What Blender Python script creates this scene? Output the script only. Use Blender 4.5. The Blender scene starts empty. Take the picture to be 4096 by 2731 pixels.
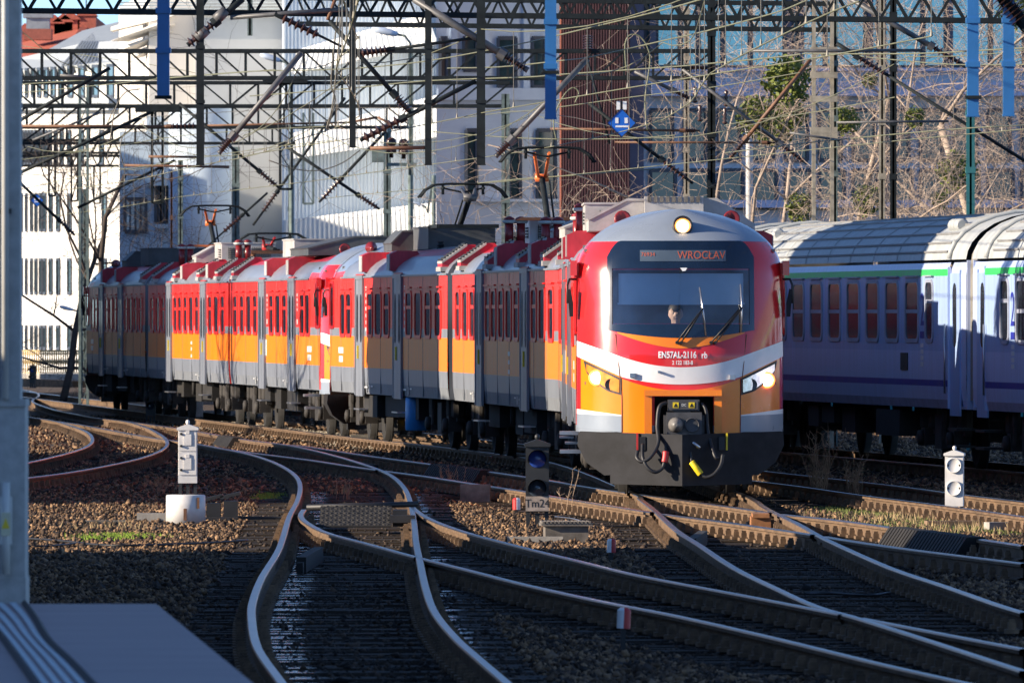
import bpy, bmesh, math, random
import numpy as np
from mathutils import Vector, Matrix, Quaternion
R = math.radians
random.seed(7); rng = np.random.default_rng(11)
scn = bpy.context.scene
COL = scn.collection

# ---------------------------------------------------------------- camera, sky, sun, exposure
FPX, HZN, CAMZ = 10060.0, 314.0, 2.45      # focal length and horizon in pixels of a 1024 px wide frame, eye height in metres
cd = bpy.data.cameras.new('camera'); cam = bpy.data.objects.new('camera', cd); COL.objects.link(cam)
cam.location = (0, 0, CAMZ); cam.rotation_euler = (R(90), 0, 0)
cd.sensor_width = 36; cd.lens = FPX * 36 / 1024; cd.shift_y = -(341 - HZN) / 1024
cd.clip_start = 1; cd.clip_end = 5000
cd.dof.use_dof = True; cd.dof.focus_distance = 138; cd.dof.aperture_fstop = 13
scn.camera = cam
SUN_EL, SUN_AZ = 18.0, 15.0                # degrees; azimuth: how far the sun stands on the camera's side of due left
S = Vector((-math.cos(R(SUN_EL)) * math.cos(R(SUN_AZ)), -math.cos(R(SUN_EL)) * math.sin(R(SUN_AZ)), math.sin(R(SUN_EL))))
w = bpy.data.worlds.new('World'); scn.world = w; w.use_nodes = True
nt = w.node_tree; bgn = nt.nodes['Background']
sky = nt.nodes.new('ShaderNodeTexSky'); sky.sky_type = 'NISHITA'; sky.sun_disc = False
sky.sun_elevation = R(SUN_EL); sky.sun_rotation = math.atan2(S.x, S.y); sky.altitude = 100; sky.air_density = 0.5; sky.dust_density = 0.05; sky.ozone_density = 3.5
nt.links.new(sky.outputs[0], bgn.inputs[0]); bgn.inputs[1].default_value = 0.12
sl = bpy.data.lights.new('sun', 'SUN'); sun = bpy.data.objects.new('sun', sl); COL.objects.link(sun)
sl.energy = 5.0; sl.angle = R(0.5); sl.color = (1.0, 0.85, 0.66)
sun.rotation_euler = (-S).to_track_quat('-Z', 'Y').to_euler(); sun.location = (-30, 60, 40)
scn.view_settings.view_transform = 'Standard'; scn.view_settings.look = 'None'
scn.view_settings.exposure = 1.0; scn.view_settings.gamma = 1; scn.view_settings.use_curve_mapping = False
try:
    scn.cycles.max_bounces = 6; scn.cycles.use_denoising = True
except Exception: pass

# ---------------------------------------------------------------- helpers
def W(u, v, d):                             # a direction seen in the 4096 px photograph, at a distance in metres -> world point
    return Vector(((u / 4 - 512) / FPX * d, d, CAMZ - (v / 4 - HZN) / FPX * d))
def G(u, v, z=0.0):                         # the same, where it meets the level z
    return W(u, v, (CAMZ - z) * FPX / (v / 4 - HZN))
def lerp(a, b, t): return a + (b - a) * t
def interp(x, xs, ys):
    if x <= xs[0]: return ys[0]
    for i in range(len(xs) - 1):
        if x <= xs[i + 1]: return lerp(ys[i], ys[i + 1], (x - xs[i]) / (xs[i + 1] - xs[i]))
    return ys[-1]
def smooth(pts, n=6):                       # Catmull-Rom through points
    p = [Vector(q) for q in pts]; p = [2 * p[0] - p[1]] + p + [2 * p[-1] - p[-2]]; out = []
    for i in range(1, len(p) - 2):
        a, b, c, d = p[i - 1:i + 3]
        for k in range(n):
            t = k / n
            out.append(0.5 * (2 * b + (c - a) * t + (2 * a - 5 * b + 4 * c - d) * t * t + (3 * b - a - 3 * c + d) * t ** 3))
    return out + [p[-2]]

MAT = {}
def mat(name, col, rough=0.55, metal=0.0, var=0.15, scale=3.0, bump=0.0, stretch=(1, 1, 1), col2=None, detail=4, coat=0.0, spec=0.5, emit=0.0, ecol=None, bscale=None, rvar=0.1):
    if name in MAT: return MAT[name]
    m = bpy.data.materials.new(name); m.use_nodes = True; t = m.node_tree; L = t.links.new
    b = t.nodes['Principled BSDF']
    tc = t.nodes.new('ShaderNodeTexCoord'); mp = t.nodes.new('ShaderNodeMapping'); mp.inputs['Scale'].default_value = stretch
    L(tc.outputs['Object'], mp.inputs[0])
    nz = t.nodes.new('ShaderNodeTexNoise'); nz.inputs['Scale'].default_value = scale; nz.inputs['Detail'].default_value = detail; nz.inputs['Roughness'].default_value = 0.62
    L(mp.outputs[0], nz.inputs['Vector'])
    rp = t.nodes.new('ShaderNodeValToRGB'); rp.color_ramp.elements[0].position = 0.33; rp.color_ramp.elements[1].position = 0.67
    c2 = col2 or [min(1, c * (1 + var)) for c in col]
    c1 = col if col2 else [c * (1 - var) for c in col]
    rp.color_ramp.elements[0].color = (*c1, 1); rp.color_ramp.elements[1].color = (*c2, 1)
    L(nz.outputs[0], rp.inputs[0]); L(rp.outputs[0], b.inputs['Base Color'])
    mr = t.nodes.new('ShaderNodeMapRange'); mr.inputs[3].default_value = max(0.03, rough - rvar); mr.inputs[4].default_value = min(1, rough + rvar)
    L(nz.outputs[0], mr.inputs[0]); L(mr.outputs[0], b.inputs['Roughness'])
    b.inputs['Metallic'].default_value = metal; b.inputs['Specular IOR Level'].default_value = spec
    b.inputs['Coat Weight'].default_value = coat; b.inputs['Coat Roughness'].default_value = 0.06
    if bump:
        n2 = t.nodes.new('ShaderNodeTexNoise'); n2.inputs['Scale'].default_value = bscale or scale * 4; n2.inputs['Detail'].default_value = 5
        L(mp.outputs[0], n2.inputs['Vector'])
        bp = t.nodes.new('ShaderNodeBump'); bp.inputs['Strength'].default_value = bump; bp.inputs['Distance'].default_value = 0.03
        L(n2.outputs[0], bp.inputs['Height']); L(bp.outputs[0], b.inputs['Normal'])
    if emit:
        b.inputs['Emission Color'].default_value = (*(ecol or col), 1); b.inputs['Emission Strength'].default_value = emit
    MAT[name] = m; return m

class MB:
    """collects faces and links them as one mesh object"""
    def __init__(s): s.v = []; s.f = []; s.m = []; s.sm = []
    def add(s, vs, fs, mi=0, smooth=False):
        o = len(s.v); s.v += [tuple(q) for q in vs]
        for f in fs: s.f.append([o + i for i in f]); s.m.append(mi); s.sm.append(smooth)
        return s
    def box(s, lo, hi, mi=0, M=None):
        x0, y0, z0 = lo; x1, y1, z1 = hi
        vs = [Vector(q) for q in ((x0, y0, z0), (x1, y0, z0), (x1, y1, z0), (x0, y1, z0), (x0, y0, z1), (x1, y0, z1), (x1, y1, z1), (x0, y1, z1))]
        if M is not None: vs = [M @ q for q in vs]
        return s.add(vs, [(0, 3, 2, 1), (4, 5, 6, 7), (0, 1, 5, 4), (1, 2, 6, 5), (2, 3, 7, 6), (3, 0, 4, 7)], mi)
    def bar(s, p, q, w, h=None, mi=0):
        p = Vector(p); q = Vector(q); h = h or w; d = (q - p).normalized()
        up = Vector((0, 0, 1)) if abs(d.z) < 0.95 else Vector((0, 1, 0))
        a = d.cross(up).normalized() * w / 2; b = a.cross(d).normalized() * h / 2
        vs = [p - a - b, p + a - b, p + a + b, p - a + b, q - a - b, q + a - b, q + a + b, q - a + b]
        return s.add(vs, [(0, 1, 2, 3), (7, 6, 5, 4), (0, 4, 5, 1), (1, 5, 6, 2), (2, 6, 7, 3), (3, 7, 4, 0)], mi)
    def tube(s, pts, r, n=8, mi=0, cap=True):
        pts = [Vector(q) for q in pts]; N = len(pts); rs = r if isinstance(r, (list, tuple)) else [r] * N
        o = len(s.v); ref = None
        for i, p in enumerate(pts):
            d = (pts[min(i + 1, N - 1)] - pts[max(i - 1, 0)])
            d = d.normalized() if d.length > 1e-9 else Vector((0, 0, 1))
            if ref is None: ref = Vector((0, 0, 1)) if abs(d.z) < 0.9 else Vector((1, 0, 0))
            a = d.cross(ref)
            a = a.normalized() if a.length > 1e-6 else d.orthogonal().normalized()
            b = d.cross(a).normalized(); ref = -b if False else ref
            for k in range(n):
                t = 2 * math.pi * k / n; s.v.append(tuple(p + (a * math.cos(t) + b * math.sin(t)) * rs[i]))
        for i in range(N - 1):
            for k in range(n):
                s.f.append([o + i * n + k, o + i * n + (k + 1) % n, o + (i + 1) * n + (k + 1) % n, o + (i + 1) * n + k]); s.m.append(mi); s.sm.append(n > 4)
        if cap:
            s.f.append([o + k for k in range(n)][::-1]); s.m.append(mi); s.sm.append(False)
            s.f.append([o + (N - 1) * n + k for k in range(n)]); s.m.append(mi); s.sm.append(False)
        return s
    def lathe(s, p, d, prof, n=16, mi=0):  # prof: (distance along d, radius)
        p = Vector(p); d = Vector(d).normalized()
        a_ = d.orthogonal().normalized(); b_ = d.cross(a_); N = len(prof); o = len(s.v)
        for h, r in prof:
            for k in range(n): t = 2 * math.pi * k / n; s.v.append(tuple(p + d * h + (a_ * math.cos(t) + b_ * math.sin(t)) * max(r, 1e-4)))
        for i in range(N - 1):
            for k in range(n): s.f.append([o + i * n + k, o + i * n + (k + 1) % n, o + (i + 1) * n + (k + 1) % n, o + (i + 1) * n + k]); s.m.append(mi); s.sm.append(n > 9)
        s.f.append([o + k for k in range(n)][::-1]); s.m.append(mi); s.sm.append(False)
        s.f.append([o + (N - 1) * n + k for k in range(n)]); s.m.append(mi); s.sm.append(False)
        return s
    def prism(s, poly, y0, y1, M=None, mi=0):  # poly in (x, z), extruded along y
        n = len(poly); vs = [Vector((x, y0, z)) for x, z in poly] + [Vector((x, y1, z)) for x, z in poly]
        if M is not None: vs = [M @ q for q in vs]
        return s.add(vs, [list(range(n)), list(range(2 * n - 1, n - 1, -1))] + [(i, i + n, (i + 1) % n + n, (i + 1) % n) for i in range(n)], mi)
    def grid(s, rows, mi=0, smooth=True, skip=None, mf=None):
        nr, nc = len(rows), len(rows[0]); o = len(s.v); s.v += [tuple(q) for r in rows for q in r]
        for i in range(nr - 1):
            for j in range(nc - 1):
                if skip and skip(i, j): continue
                s.f.append([o + i * nc + j, o + i * nc + j + 1, o + (i + 1) * nc + j + 1, o + (i + 1) * nc + j])
                s.m.append(mf(i, j) if mf else mi); s.sm.append(smooth)
        return s
    def mesh(s, name, mats):
        me = bpy.data.meshes.new(name); me.from_pydata(s.v, [], s.f)
        for m in (mats if isinstance(mats, (list, tuple)) else [mats]): me.materials.append(m)
        me.polygons.foreach_set('material_index', s.m); me.polygons.foreach_set('use_smooth', s.sm); me.update()
        return me
    def build(s, name, mats, parent=None, loc=None):
        return put(name, s.mesh(name, mats), parent, loc)

def put(name, me, parent=None, loc=None):
    o = bpy.data.objects.new(name, me); COL.objects.link(o)
    if parent is not None: o.parent = parent
    if loc is not None: o.location = loc
    return o
def fixn(o):                                # make the normals of a closed mesh point outwards
    bm = bmesh.new(); bm.from_mesh(o.data); bmesh.ops.recalc_face_normals(bm, faces=bm.faces); bm.to_mesh(o.data); bm.free(); return o
def tag(o, label=None, cat=None, group=None, kind=None):
    if label: o['label'] = label
    if cat: o['category'] = cat
    if group: o['group'] = group
    if kind: o['kind'] = kind
    return o
def thing(name, label, cat, loc=(0, 0, 0), rz=0.0, group=None):
    o = bpy.data.objects.new(name, None); COL.objects.link(o); o.location = loc; o.rotation_euler = (0, 0, rz); o.empty_display_size = 0.3
    return tag(o, label, cat, group)
def dup(o, parent=None, loc=None, rz=None, label=None, group=None):
    kids = list(o.children); c = o.copy(); COL.objects.link(c)
    if parent is not None: c.parent = parent
    if loc is not None: c.location = loc
    if rz is not None: c.rotation_euler = (0, 0, rz)
    for k in kids: dup(k, c)
    return tag(c, label, None, group)
def text_mesh(s, size, ext=0.0, bold=0.0):
    cu = bpy.data.curves.new('lettering', 'FONT'); cu.body = s; cu.size = size; cu.offset = bold; cu.align_x = 'CENTER'; cu.align_y = 'CENTER'; cu.extrude = ext
    o = bpy.data.objects.new('lettering', cu); COL.objects.link(o)
    me = bpy.data.meshes.new_from_object(o.evaluated_get(bpy.context.evaluated_depsgraph_get()))
    bpy.data.objects.remove(o); bpy.data.curves.remove(cu)
    return [tuple(v.co) for v in me.vertices], [list(p.vertices) for p in me.polygons]
def text_on(s, size, fn, name, m, parent, wx=1.0, bold=0.0):
    vs, fs = text_mesh(s, size, 0.0, bold)
    b = MB(); b.add([fn(x * wx, y) for x, y, z in vs], fs); return b.build(name, m, parent)
# ---------------------------------------------------------------- materials
ST = (6, 6, 0.5)                            # streaks that run down a side
red = mat('red_paint', (0.84, 0.034, 0.026), 0.3, var=0.22, scale=1.6, stretch=ST, coat=0.05, spec=0.25)
rednose = mat('glossy_red_paint', (0.7, 0.022, 0.026), 0.22, var=0.06, scale=1.5, coat=0.6)
orange = mat('orange_paint', (0.95, 0.215, 0.008), 0.35, var=0.14, scale=1.6, stretch=ST, coat=0.05, spec=0.25)
orangenose = mat('glossy_orange_paint', (0.92, 0.235, 0.006), 0.25, var=0.05, scale=2, coat=0.5)
grey = mat('grey_paint', (0.2, 0.22, 0.26), 0.38, var=0.22, scale=1.6, stretch=ST, coat=0.1)
greynose = mat('smooth_grey_paint', (0.25, 0.29, 0.35), 0.3, var=0.06, scale=2, coat=0.3)
greydk = mat('grimy_sill_grey', (0.17, 0.185, 0.21), 0.55, var=0.3, scale=2, stretch=ST)
roofgrey = mat('dusty_roof_grey', (0.22, 0.2, 0.2), 0.6, var=0.3, scale=1.2, stretch=(3, 0.6, 1))
roofred = mat('faded_roof_red', (0.5, 0.03, 0.05), 0.45, var=0.3, scale=1.4, stretch=(2, 0.8, 1))
white = mat('white_paint', (0.8, 0.8, 0.8), 0.35, var=0.05, coat=0.3)
black = mat('black_rubber', (0.018, 0.018, 0.02), 0.5, var=0.3)
under = mat('underframe_grime', (0.015, 0.014, 0.0135), 0.85, var=0.5, scale=4)
under2 = mat('dusty_bogie_steel', (0.03, 0.026, 0.023), 0.75, var=0.45, scale=5)
plowm = mat('plough_grey', (0.024, 0.024, 0.027), 0.7, var=0.35, scale=3, spec=0.2)
glassd = mat('dark_window_glass', (0.015, 0.02, 0.028), 0.06, var=0.3, spec=0.8, rvar=0.02)
darkpanel = mat('dark_glazing_panel', (0.006, 0.014, 0.032), 0.12, var=0.2, spec=1.0, rvar=0.03)
steel = mat('bare_steel', (0.5, 0.5, 0.52), 0.3, 0.9, var=0.15)
chrome = mat('lamp_chrome', (0.75, 0.72, 0.7), 0.15, 0.9, var=0.3, scale=14)
lamp = mat('lit_lamp', (1, 0.85, 0.6), 0.3, emit=5.5, ecol=(1, 0.64, 0.28))
lampwarm = mat('lit_lamp_rim', (1, 0.5, 0.15), 0.3, emit=1.3, ecol=(1, 0.25, 0.05))
led = mat('orange_led', (0.3, 0.06, 0.03), 0.5, emit=0.09, ecol=(1, 0.22, 0.12))
yellow = mat('yellow_paint', (0.75, 0.55, 0.02), 0.4)
boxgrey = mat('roof_box_grey', (0.4, 0.39, 0.38), 0.6, var=0.2, scale=3)
boxdark = mat('dark_roof_box', (0.075, 0.08, 0.085), 0.6, var=0.25, scale=3)
insred = mat('insulator_oxblood', (0.23, 0.02, 0.022), 0.3, var=0.2)
insgrey = mat('insulator_pale', (0.5, 0.53, 0.5), 0.35, var=0.15)
pantor = mat('orange_pantograph', (0.8, 0.2, 0.05), 0.4, var=0.1)
bluebox = mat('blue_tank', (0.03, 0.25, 0.6), 0.4)
cabin = mat('cab_lining', (0.2, 0.2, 0.21), 0.7)
blind = mat('sun_blind', (0.62, 0.72, 0.82), 0.6, var=0.04)
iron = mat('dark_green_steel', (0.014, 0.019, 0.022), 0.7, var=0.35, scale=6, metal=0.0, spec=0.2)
irongrey = mat('galvanised_tube', (0.1, 0.1, 0.105), 0.5, var=0.3, scale=6, metal=0.2)
ironrust = mat('rusty_tube', (0.16, 0.075, 0.04), 0.6, var=0.35, scale=6)
mastgreen = mat('weathered_green_mast', (0.13, 0.17, 0.16), 0.6, var=0.4, scale=5, col2=None)
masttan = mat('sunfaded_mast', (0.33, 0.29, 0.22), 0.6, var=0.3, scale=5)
bluepost = mat('blue_painted_post', (0.03, 0.16, 0.42), 0.4, var=0.1, scale=4)
copper = mat('weathered_copper_wire', (0.17, 0.175, 0.105), 0.55, 0.1, var=0.2)
thinwire = mat('dull_wire', (0.13, 0.12, 0.1), 0.5, 0.3, var=0.2)
porcelain = mat('brown_porcelain', (0.06, 0.03, 0.025), 0.25, var=0.3)
porcelain2 = mat('cream_porcelain', (0.5, 0.42, 0.3), 0.3, var=0.2)
railhead = mat('polished_rail_head', (0.13, 0.12, 0.12), 0.3, 1.0, var=0.12, scale=1.2, rvar=0.04)
railside = mat('rusty_rail_web', (0.13, 0.08, 0.045), 0.85, var=0.4, scale=3, bump=0.2)
sleeper = mat('oiled_sleeper_timber', (0.03, 0.022, 0.016), 0.85, var=0.5, scale=3, stretch=(0.5, 6, 3), rvar=0.1, bump=0.3, spec=0.25)
chair = mat('rusty_chair_iron', (0.15, 0.095, 0.055), 0.8, var=0.5, scale=8)
conc = mat('old_concrete', (0.33, 0.31, 0.28), 0.8, var=0.25, scale=2.5, bump=0.2)
concdk = mat('dirty_concrete', (0.16, 0.145, 0.125), 0.85, var=0.4, scale=3, bump=0.3)
rustbox = mat('rusty_grey_box', (0.16, 0.14, 0.12), 0.75, var=0.5, scale=4)
timber = mat('weathered_board', (0.2, 0.13, 0.08), 0.8, var=0.4, scale=4)
redw = mat('signal_red', (0.5, 0.03, 0.03), 0.45, var=0.15)
# ---------------------------------------------------------------- the red, orange and grey electric train
HW, CARL = 1.41, 21.05
def nose_w(z): return 1.4 if z <= 3.0 else 1.4 * math.sqrt(max(0.0, 1 - ((z - 3.0) / 0.89) ** 2))
def lean(z):
    t = max(0.0, z - 1.9); t2 = max(0.0, z - 3.44)
    return 0.15 * t + 0.05 * t * t + 1.0 * t2 + 1.3 * t2 * t2
def nose_y(x, z):
    s = min(1.0, abs(x) / max(nose_w(z), 1e-4))
    return 0.9 * (1 - (1 - s ** 2.5) ** 0.6) + lean(z)
def nose_pt(x, z, off=0.0):
    wz = nose_w(z) * 0.9995; x = max(-wz, min(wz, x)); p = Vector((x, nose_y(x, z), z))
    if off:
        e = 0.01; xa, xb = max(-wz, x - e), min(wz, x + e)
        tx = Vector((xb - xa, nose_y(xb, z) - nose_y(xa, z), 0)); tz = Vector((0, nose_y(x, z + e) - nose_y(x, z - e), 2 * e))
        p = p + tx.cross(tz).normalized() * off
    return p
def xspan(x0, x1, n=22):
    a0 = math.asin(max(-1, min(1, x0 / 1.4))); a1 = math.asin(max(-1, min(1, x1 / 1.4)))
    return [1.4 * math.sin(lerp(a0, a1, i / n)) for i in range(n + 1)]
def patch(b, xs, zlo, zhi, off, n=10, mi=0):
    rows = [[nose_pt(x, lerp(zlo(x), zhi(x), k / n), off) for x in xs] for k in range(n + 1)]
    return b.grid(rows, mi)
C_ = lambda v: (lambda x: v)
wtop = lambda x: 1.736 + 0.14 * (min(abs(x), .8) / .8) ** 2 + max(0, abs(x) - .8) * .36
wbot = lambda x: 1.504 + 0.10 * (min(abs(x), .8) / .8) ** 2 + max(0, abs(x) - .8) * .465
panlo = lambda x: 2.134 + 0.1 * (x / .97) ** 2
panhi = lambda x: 3.44 - (0.0 if abs(x) < .82 else 0.9 * ((abs(x) - .82)) ** 1.6 * 4)
GX, GZ0, GZ1 = 0.925, 2.315, 3.07

def bogie(parent, y, mname='bogie'):
    b = MB()
    for sx in (-1, 1):
        b.box((sx * 1.0 - .06, y - 1.75, .52), (sx * 1.0 + .06, y + 1.75, .68))
        for dy in (-1.35, 1.35):
            b.box((sx * 1.07 - .12, y + dy - .17, .34), (sx * 1.07 + .12, y + dy + .17, .62))
            b.lathe((sx * 1.05, y + dy - .4, .6), (0, 0, 1), [(0, .1), (.04, .12), (.3, .12), (.34, .1)], 8)
            b.lathe((sx * 1.05, y + dy + .4, .6), (0, 0, 1), [(0, .1), (.04, .12), (.3, .12), (.34, .1)], 8)
            b.lathe((sx * 1.19, y + dy, .46), (sx, 0, 0), [(0, .13), (.08, .12), (.1, .06)], 10)
        b.lathe((sx * 1.2, y - .75, .45), (0, .25 * sx, 1), [(0, .05), (.3, .05), (.3, .07), (.55, .07)], 8)
        b.box((sx * 1.1 - .08, y - .3, .3), (sx * 1.1 + .08, y + .3, .85))
    b.box((-1, y - .3, .4), (1, y + .3, .75))
    bo = fixn(b.build(mname, under2, parent))
    for dy in (-1.35, 1.35):
        for sx in (-1, 1):
            w_ = MB(); w_.lathe((sx * .70, y + dy, .46), (sx, 0, 0), [(-.03, .2), (-.03, .5), (0, .49), (.02, .46), (.11, .455), (.11, .38), (.06, .34), (.06, .14), (.1, .12), (.1, .03)], 24)
            fixn(w_.build('wheel', under, bo))
    return bo

win_mesh = {}
def window(parent, sx, y, wd, z0=2.07, z1=2.84, bar_z=None, frame=red, frame_proud=0.02, glass=None, fname='window', rad=0.12):
    key = (round(wd, 2), z0, z1, bar_z, frame.name, sx)
    if key not in win_mesh:
        f = MB(); g = MB()
        def rr(hw, a, b_, r):
            pts = []
            for cx, cz, t0 in ((hw - r, b_ - r, 0), (-hw + r, b_ - r, 90), (-hw + r, a + r, 180), (hw - r, a + r, 270)):
                for k in range(5): t = R(t0 + k * 22.5); pts.append((cx + r * math.cos(t), cz + r * math.sin(t)))
            return pts
        o = rr(wd / 2 + .09, z0 - .07, z1 + .05, rad + .05); i = rr(wd / 2, z0, z1, rad); n = len(o); fp = frame_proud
        X = lambda t: sx * (HW + t)
        vs = [(X(0), p, z) for p, z in o] + [(X(fp), p * .985, z0 + (z - z0) * .992 + .003) for p, z in o] + [(X(fp), p, z) for p, z in i] + [(X(-.04), p, z) for p, z in i]
        for k in range(n):
            k2 = (k + 1) % n
            f.add([vs[k], vs[k2], vs[n + k2], vs[n + k]], [(0, 1, 2, 3)]); f.add([vs[n + k], vs[n + k2], vs[2 * n + k2], vs[2 * n + k]], [(0, 1, 2, 3)])
            f.add([vs[2 * n + k], vs[2 * n + k2], vs[3 * n + k2], vs[3 * n + k]], [(0, 1, 2, 3)])
        if bar_z: f.box((min(X(.008), X(-.03)), -wd / 2, bar_z - .03), (max(X(.008), X(-.03)), wd / 2, bar_z + .03))
        f.box((min(X(.0), X(.05)), -wd / 2 - .1, z1 + .09), (max(X(.0), X(.05)), wd / 2 + .1, z1 + .115))
        g.add([(X(.004), p, z) for p, z in i], [list(range(n)) if sx > 0 else list(range(n))[::-1]])
        win_mesh[key] = (f.mesh(fname, frame), g.mesh('pane', glass or glassd))
    fm, gm = win_mesh[key]
    wo = put(fname, fm, parent, (0, y, 0)); put('pane', gm, wo)
    return wo

door_mesh = {}
def door(parent, sx, y):
    if sx not in door_mesh:
        f = MB(); X = lambda a, b_: (min(sx * (HW + a), sx * (HW + b_)), max(sx * (HW + a), sx * (HW + b_)))
        for s2 in (-1, 1):
            x0, x1 = X(.002, .03); a, b_ = sorted((s2 * .01, s2 * .62)); f.box((x0, a, .88), (x1, b_, 3.12), 0)
        x0, x1 = X(.0, .045); f.box((x0, -.68, 3.12), (x1, .68, 3.2), 0); f.box((x0, -.7, .9), (x1, -.63, 3.12), 0); f.box((x0, .63, .9), (x1, .7, 3.12), 0)
        x0, x1 = X(.0, .02); f.box((x0, -.66, 3.2), (x1, .66, 3.225), 1)
        g = MB(); x0, x1 = X(.031, .036)
        for s2 in (-1, 1):
            c = s2 * .33; pts = [(c + .14 * math.cos(R(t)), (2.7 if t < 180 else 2.05) + .14 * math.sin(R(t))) for t in range(0, 361, 30)]
            xx = sx * (HW + .034); g.add([(xx, p, z) for p, z in pts], [list(range(len(pts)))])
        h = MB(); x0, x1 = X(.03, .06); h.box((x0, -.12, 1.6), (x1, -.06, 1.85))
        st = MB(); x0, x1 = X(-.12, .08); st.box((x0, -.5, .62), (x1, .5, .645))
        door_mesh[sx] = (f.mesh('door', [grey, redw]), g.mesh('pane', glassd), h.mesh('handle', yellow), st.mesh('step', steel))
    a, b_, c, d = door_mesh[sx]
    o = put('door', a, parent, (0, y, 0)); put('pane', b_, o); put('handle', c, o); put('step', d, o); return o

def body_shell(parent, y0, y1, roof0):
    prof = [(1.37, .93), (1.4, 1.14), (HW, 1.43), (HW, 2.03), (HW, 2.19), (HW, 3.15)]
    mats_ = [2, 1, 3, 1, 0]
    b = MB()
    for sx in (-1, 1):
        n = 24
        for k in range(len(prof) - 1):
            rows = [[(sx * x, lerp(y0, y1, j / n), z) for j in range(n + 1)] for x, z in (prof[k], prof[k + 1])]
            b.grid(rows if sx < 0 else rows[::-1], mats_[k], False, (lambda i, j: j == 0) if (k == 4 and y0 > .5) else None)
        if y0 > .5:                                          # the wall round the open cab side window
            ye = lerp(y0, y1, 1 / n); xa, xb = sorted((sx * 1.37, sx * HW))
            for lo, hi in (((y0, 2.19), (ye, 2.22)), ((y0, 3.08), (ye, 3.15)), ((y0, 2.22), (1.06, 3.08)), ((1.74, 2.22), (ye, 3.08))): b.box((xa, lo[0], lo[1]), (xb, hi[0], hi[1]), 0)
        for yy in np.arange(y0 + 2.1, y1 - .3, 2.35):       # panel seams stand slightly proud
            b.box((min(sx * 1.39, sx * 1.414), yy, .95), (max(sx * 1.39, sx * 1.414), yy + .014, 3.14), 2)
    b.box((-1.37, y0, .93), (1.37, y1, .97), 2)
    pts = [(-HW, 3.15)] + [(-HW * math.cos(R(a)), 3.1 + .63 * math.sin(R(a))) for a in range(10, 171, 10)] + [(HW, 3.15)]
    b.add([(x, y1, z) for x, z in [(-1.37, .93)] + pts + [(1.37, .93)]], [list(range(len(pts) + 2))[::-1]], 2)
    body = b.build('body', [red, grey, greydk, orange], parent)
    r = MB(); ys = [lerp(roof0, y1, j / 12) for j in range(13)]
    rows = []
    for a in [3, 12, 22, 32, 42, 52, 62, 72, 82, 90, 98, 108, 118, 128, 138, 148, 158, 168, 177]:
        rows.append([(-HW * math.cos(R(a)), yy, 3.1 + .63 * math.sin(R(a))) for yy in ys])
    mf = lambda i, j: 0 if (i < 4 or i > 13) else (1 if (i < 6 or i > 11) else 2)
    r.grid(rows[::-1], 0, True, mf=mf)
    for sx in (-1, 1): r.box((min(sx * 1.39, sx * 1.44), roof0, 3.15), (max(sx * 1.39, sx * 1.44), y1, 3.18), 0)
    r.build('roof', [grey, roofred, roofgrey], parent)
    return body

def vent(parent, sx, y, big):
    b = MB()
    if big:
        for yy in (0,):
            P = [(.72, 3.55), (.84, 3.7), (.98, 3.7), (1.44, 3.38), (1.44, 3.26), (1.3, 3.26)]
            b.prism([(sx * x, z) for x, z in P], y - .35, y + .35, None, 1)
            sl_ = [(.99, 3.712), (1.445, 3.4), (1.445, 3.36), (.99, 3.67)]; b.prism([(sx * x, z) for x, z in sl_], y - .37, y + .37, None, 0)
            for k in range(9):
                t = k / 8; x = lerp(1.0, 1.42, t); z = lerp(3.685, 3.4, t)
                b.box((min(sx * x, sx * (x + .025)), y - .3, z + .01), (max(sx * x, sx * (x + .025)), y + .3, z + .042), 2)
            b.box((min(sx * 1.3, sx * 1.47), y - .37, 3.22), (max(sx * 1.3, sx * 1.47), y + .37, 3.3), 0)
        return fixn(b.build('roof_vent', [boxgrey, roofred, black], parent))
    b.prism([(sx * .85, 3.5), (sx * .95, 3.64), (sx * 1.32, 3.64), (sx * 1.46, 3.58), (sx * 1.46, 3.27), (sx * 1.3, 3.25)], y - .25, y + .25, None, 1)
    b.box((min(sx * 1.42, sx * 1.475), y - .24, 3.27), (max(sx * 1.42, sx * 1.475), y + .24, 3.57), 0)
    return fixn(b.build('air_intake', [boxgrey, roofred], parent))

def roof_box(parent, x0, x1, y0, y1, z0, z1, m, grille=True, name='air_conditioner'):
    b = MB(); b.box((x0, y0, z0), (x1, y1, z1)); b.box((x0 - .02, y0 - .02, z1), (x1 + .02, y1 + .02, z1 + .03)); b.box((x0 + .1, y0 + .1, z0 - .12), (x1 - .1, y1 - .1, z0))
    o = b.build(name, m, parent)
    if grille:
        g = MB(); wdt = x1 - x0
        for gx in (x0 + .12 * wdt, x0 + .56 * wdt):
            for k in range(6): zz = lerp(z0 + .07, z1 - .09, k / 6); g.box((gx, y0 - .035, zz), (gx + .34 * wdt, y0 - .01, zz + .018))
            for k in range(9): xx = gx + .34 * wdt * k / 8; g.box((xx, y0 - .04, z0 + .07), (xx + .012, y0 - .012, z1 - .08))
        for k in range(4): zz = lerp(z0 + .1, z1 - .1, k / 4); g.box((x0 - .035, y0 + .2, zz), (x0 - .008, y0 + .6, zz + .03))
        g.build('grille', boxgrey if m is boxdark else boxdark, o)
    return o
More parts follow.
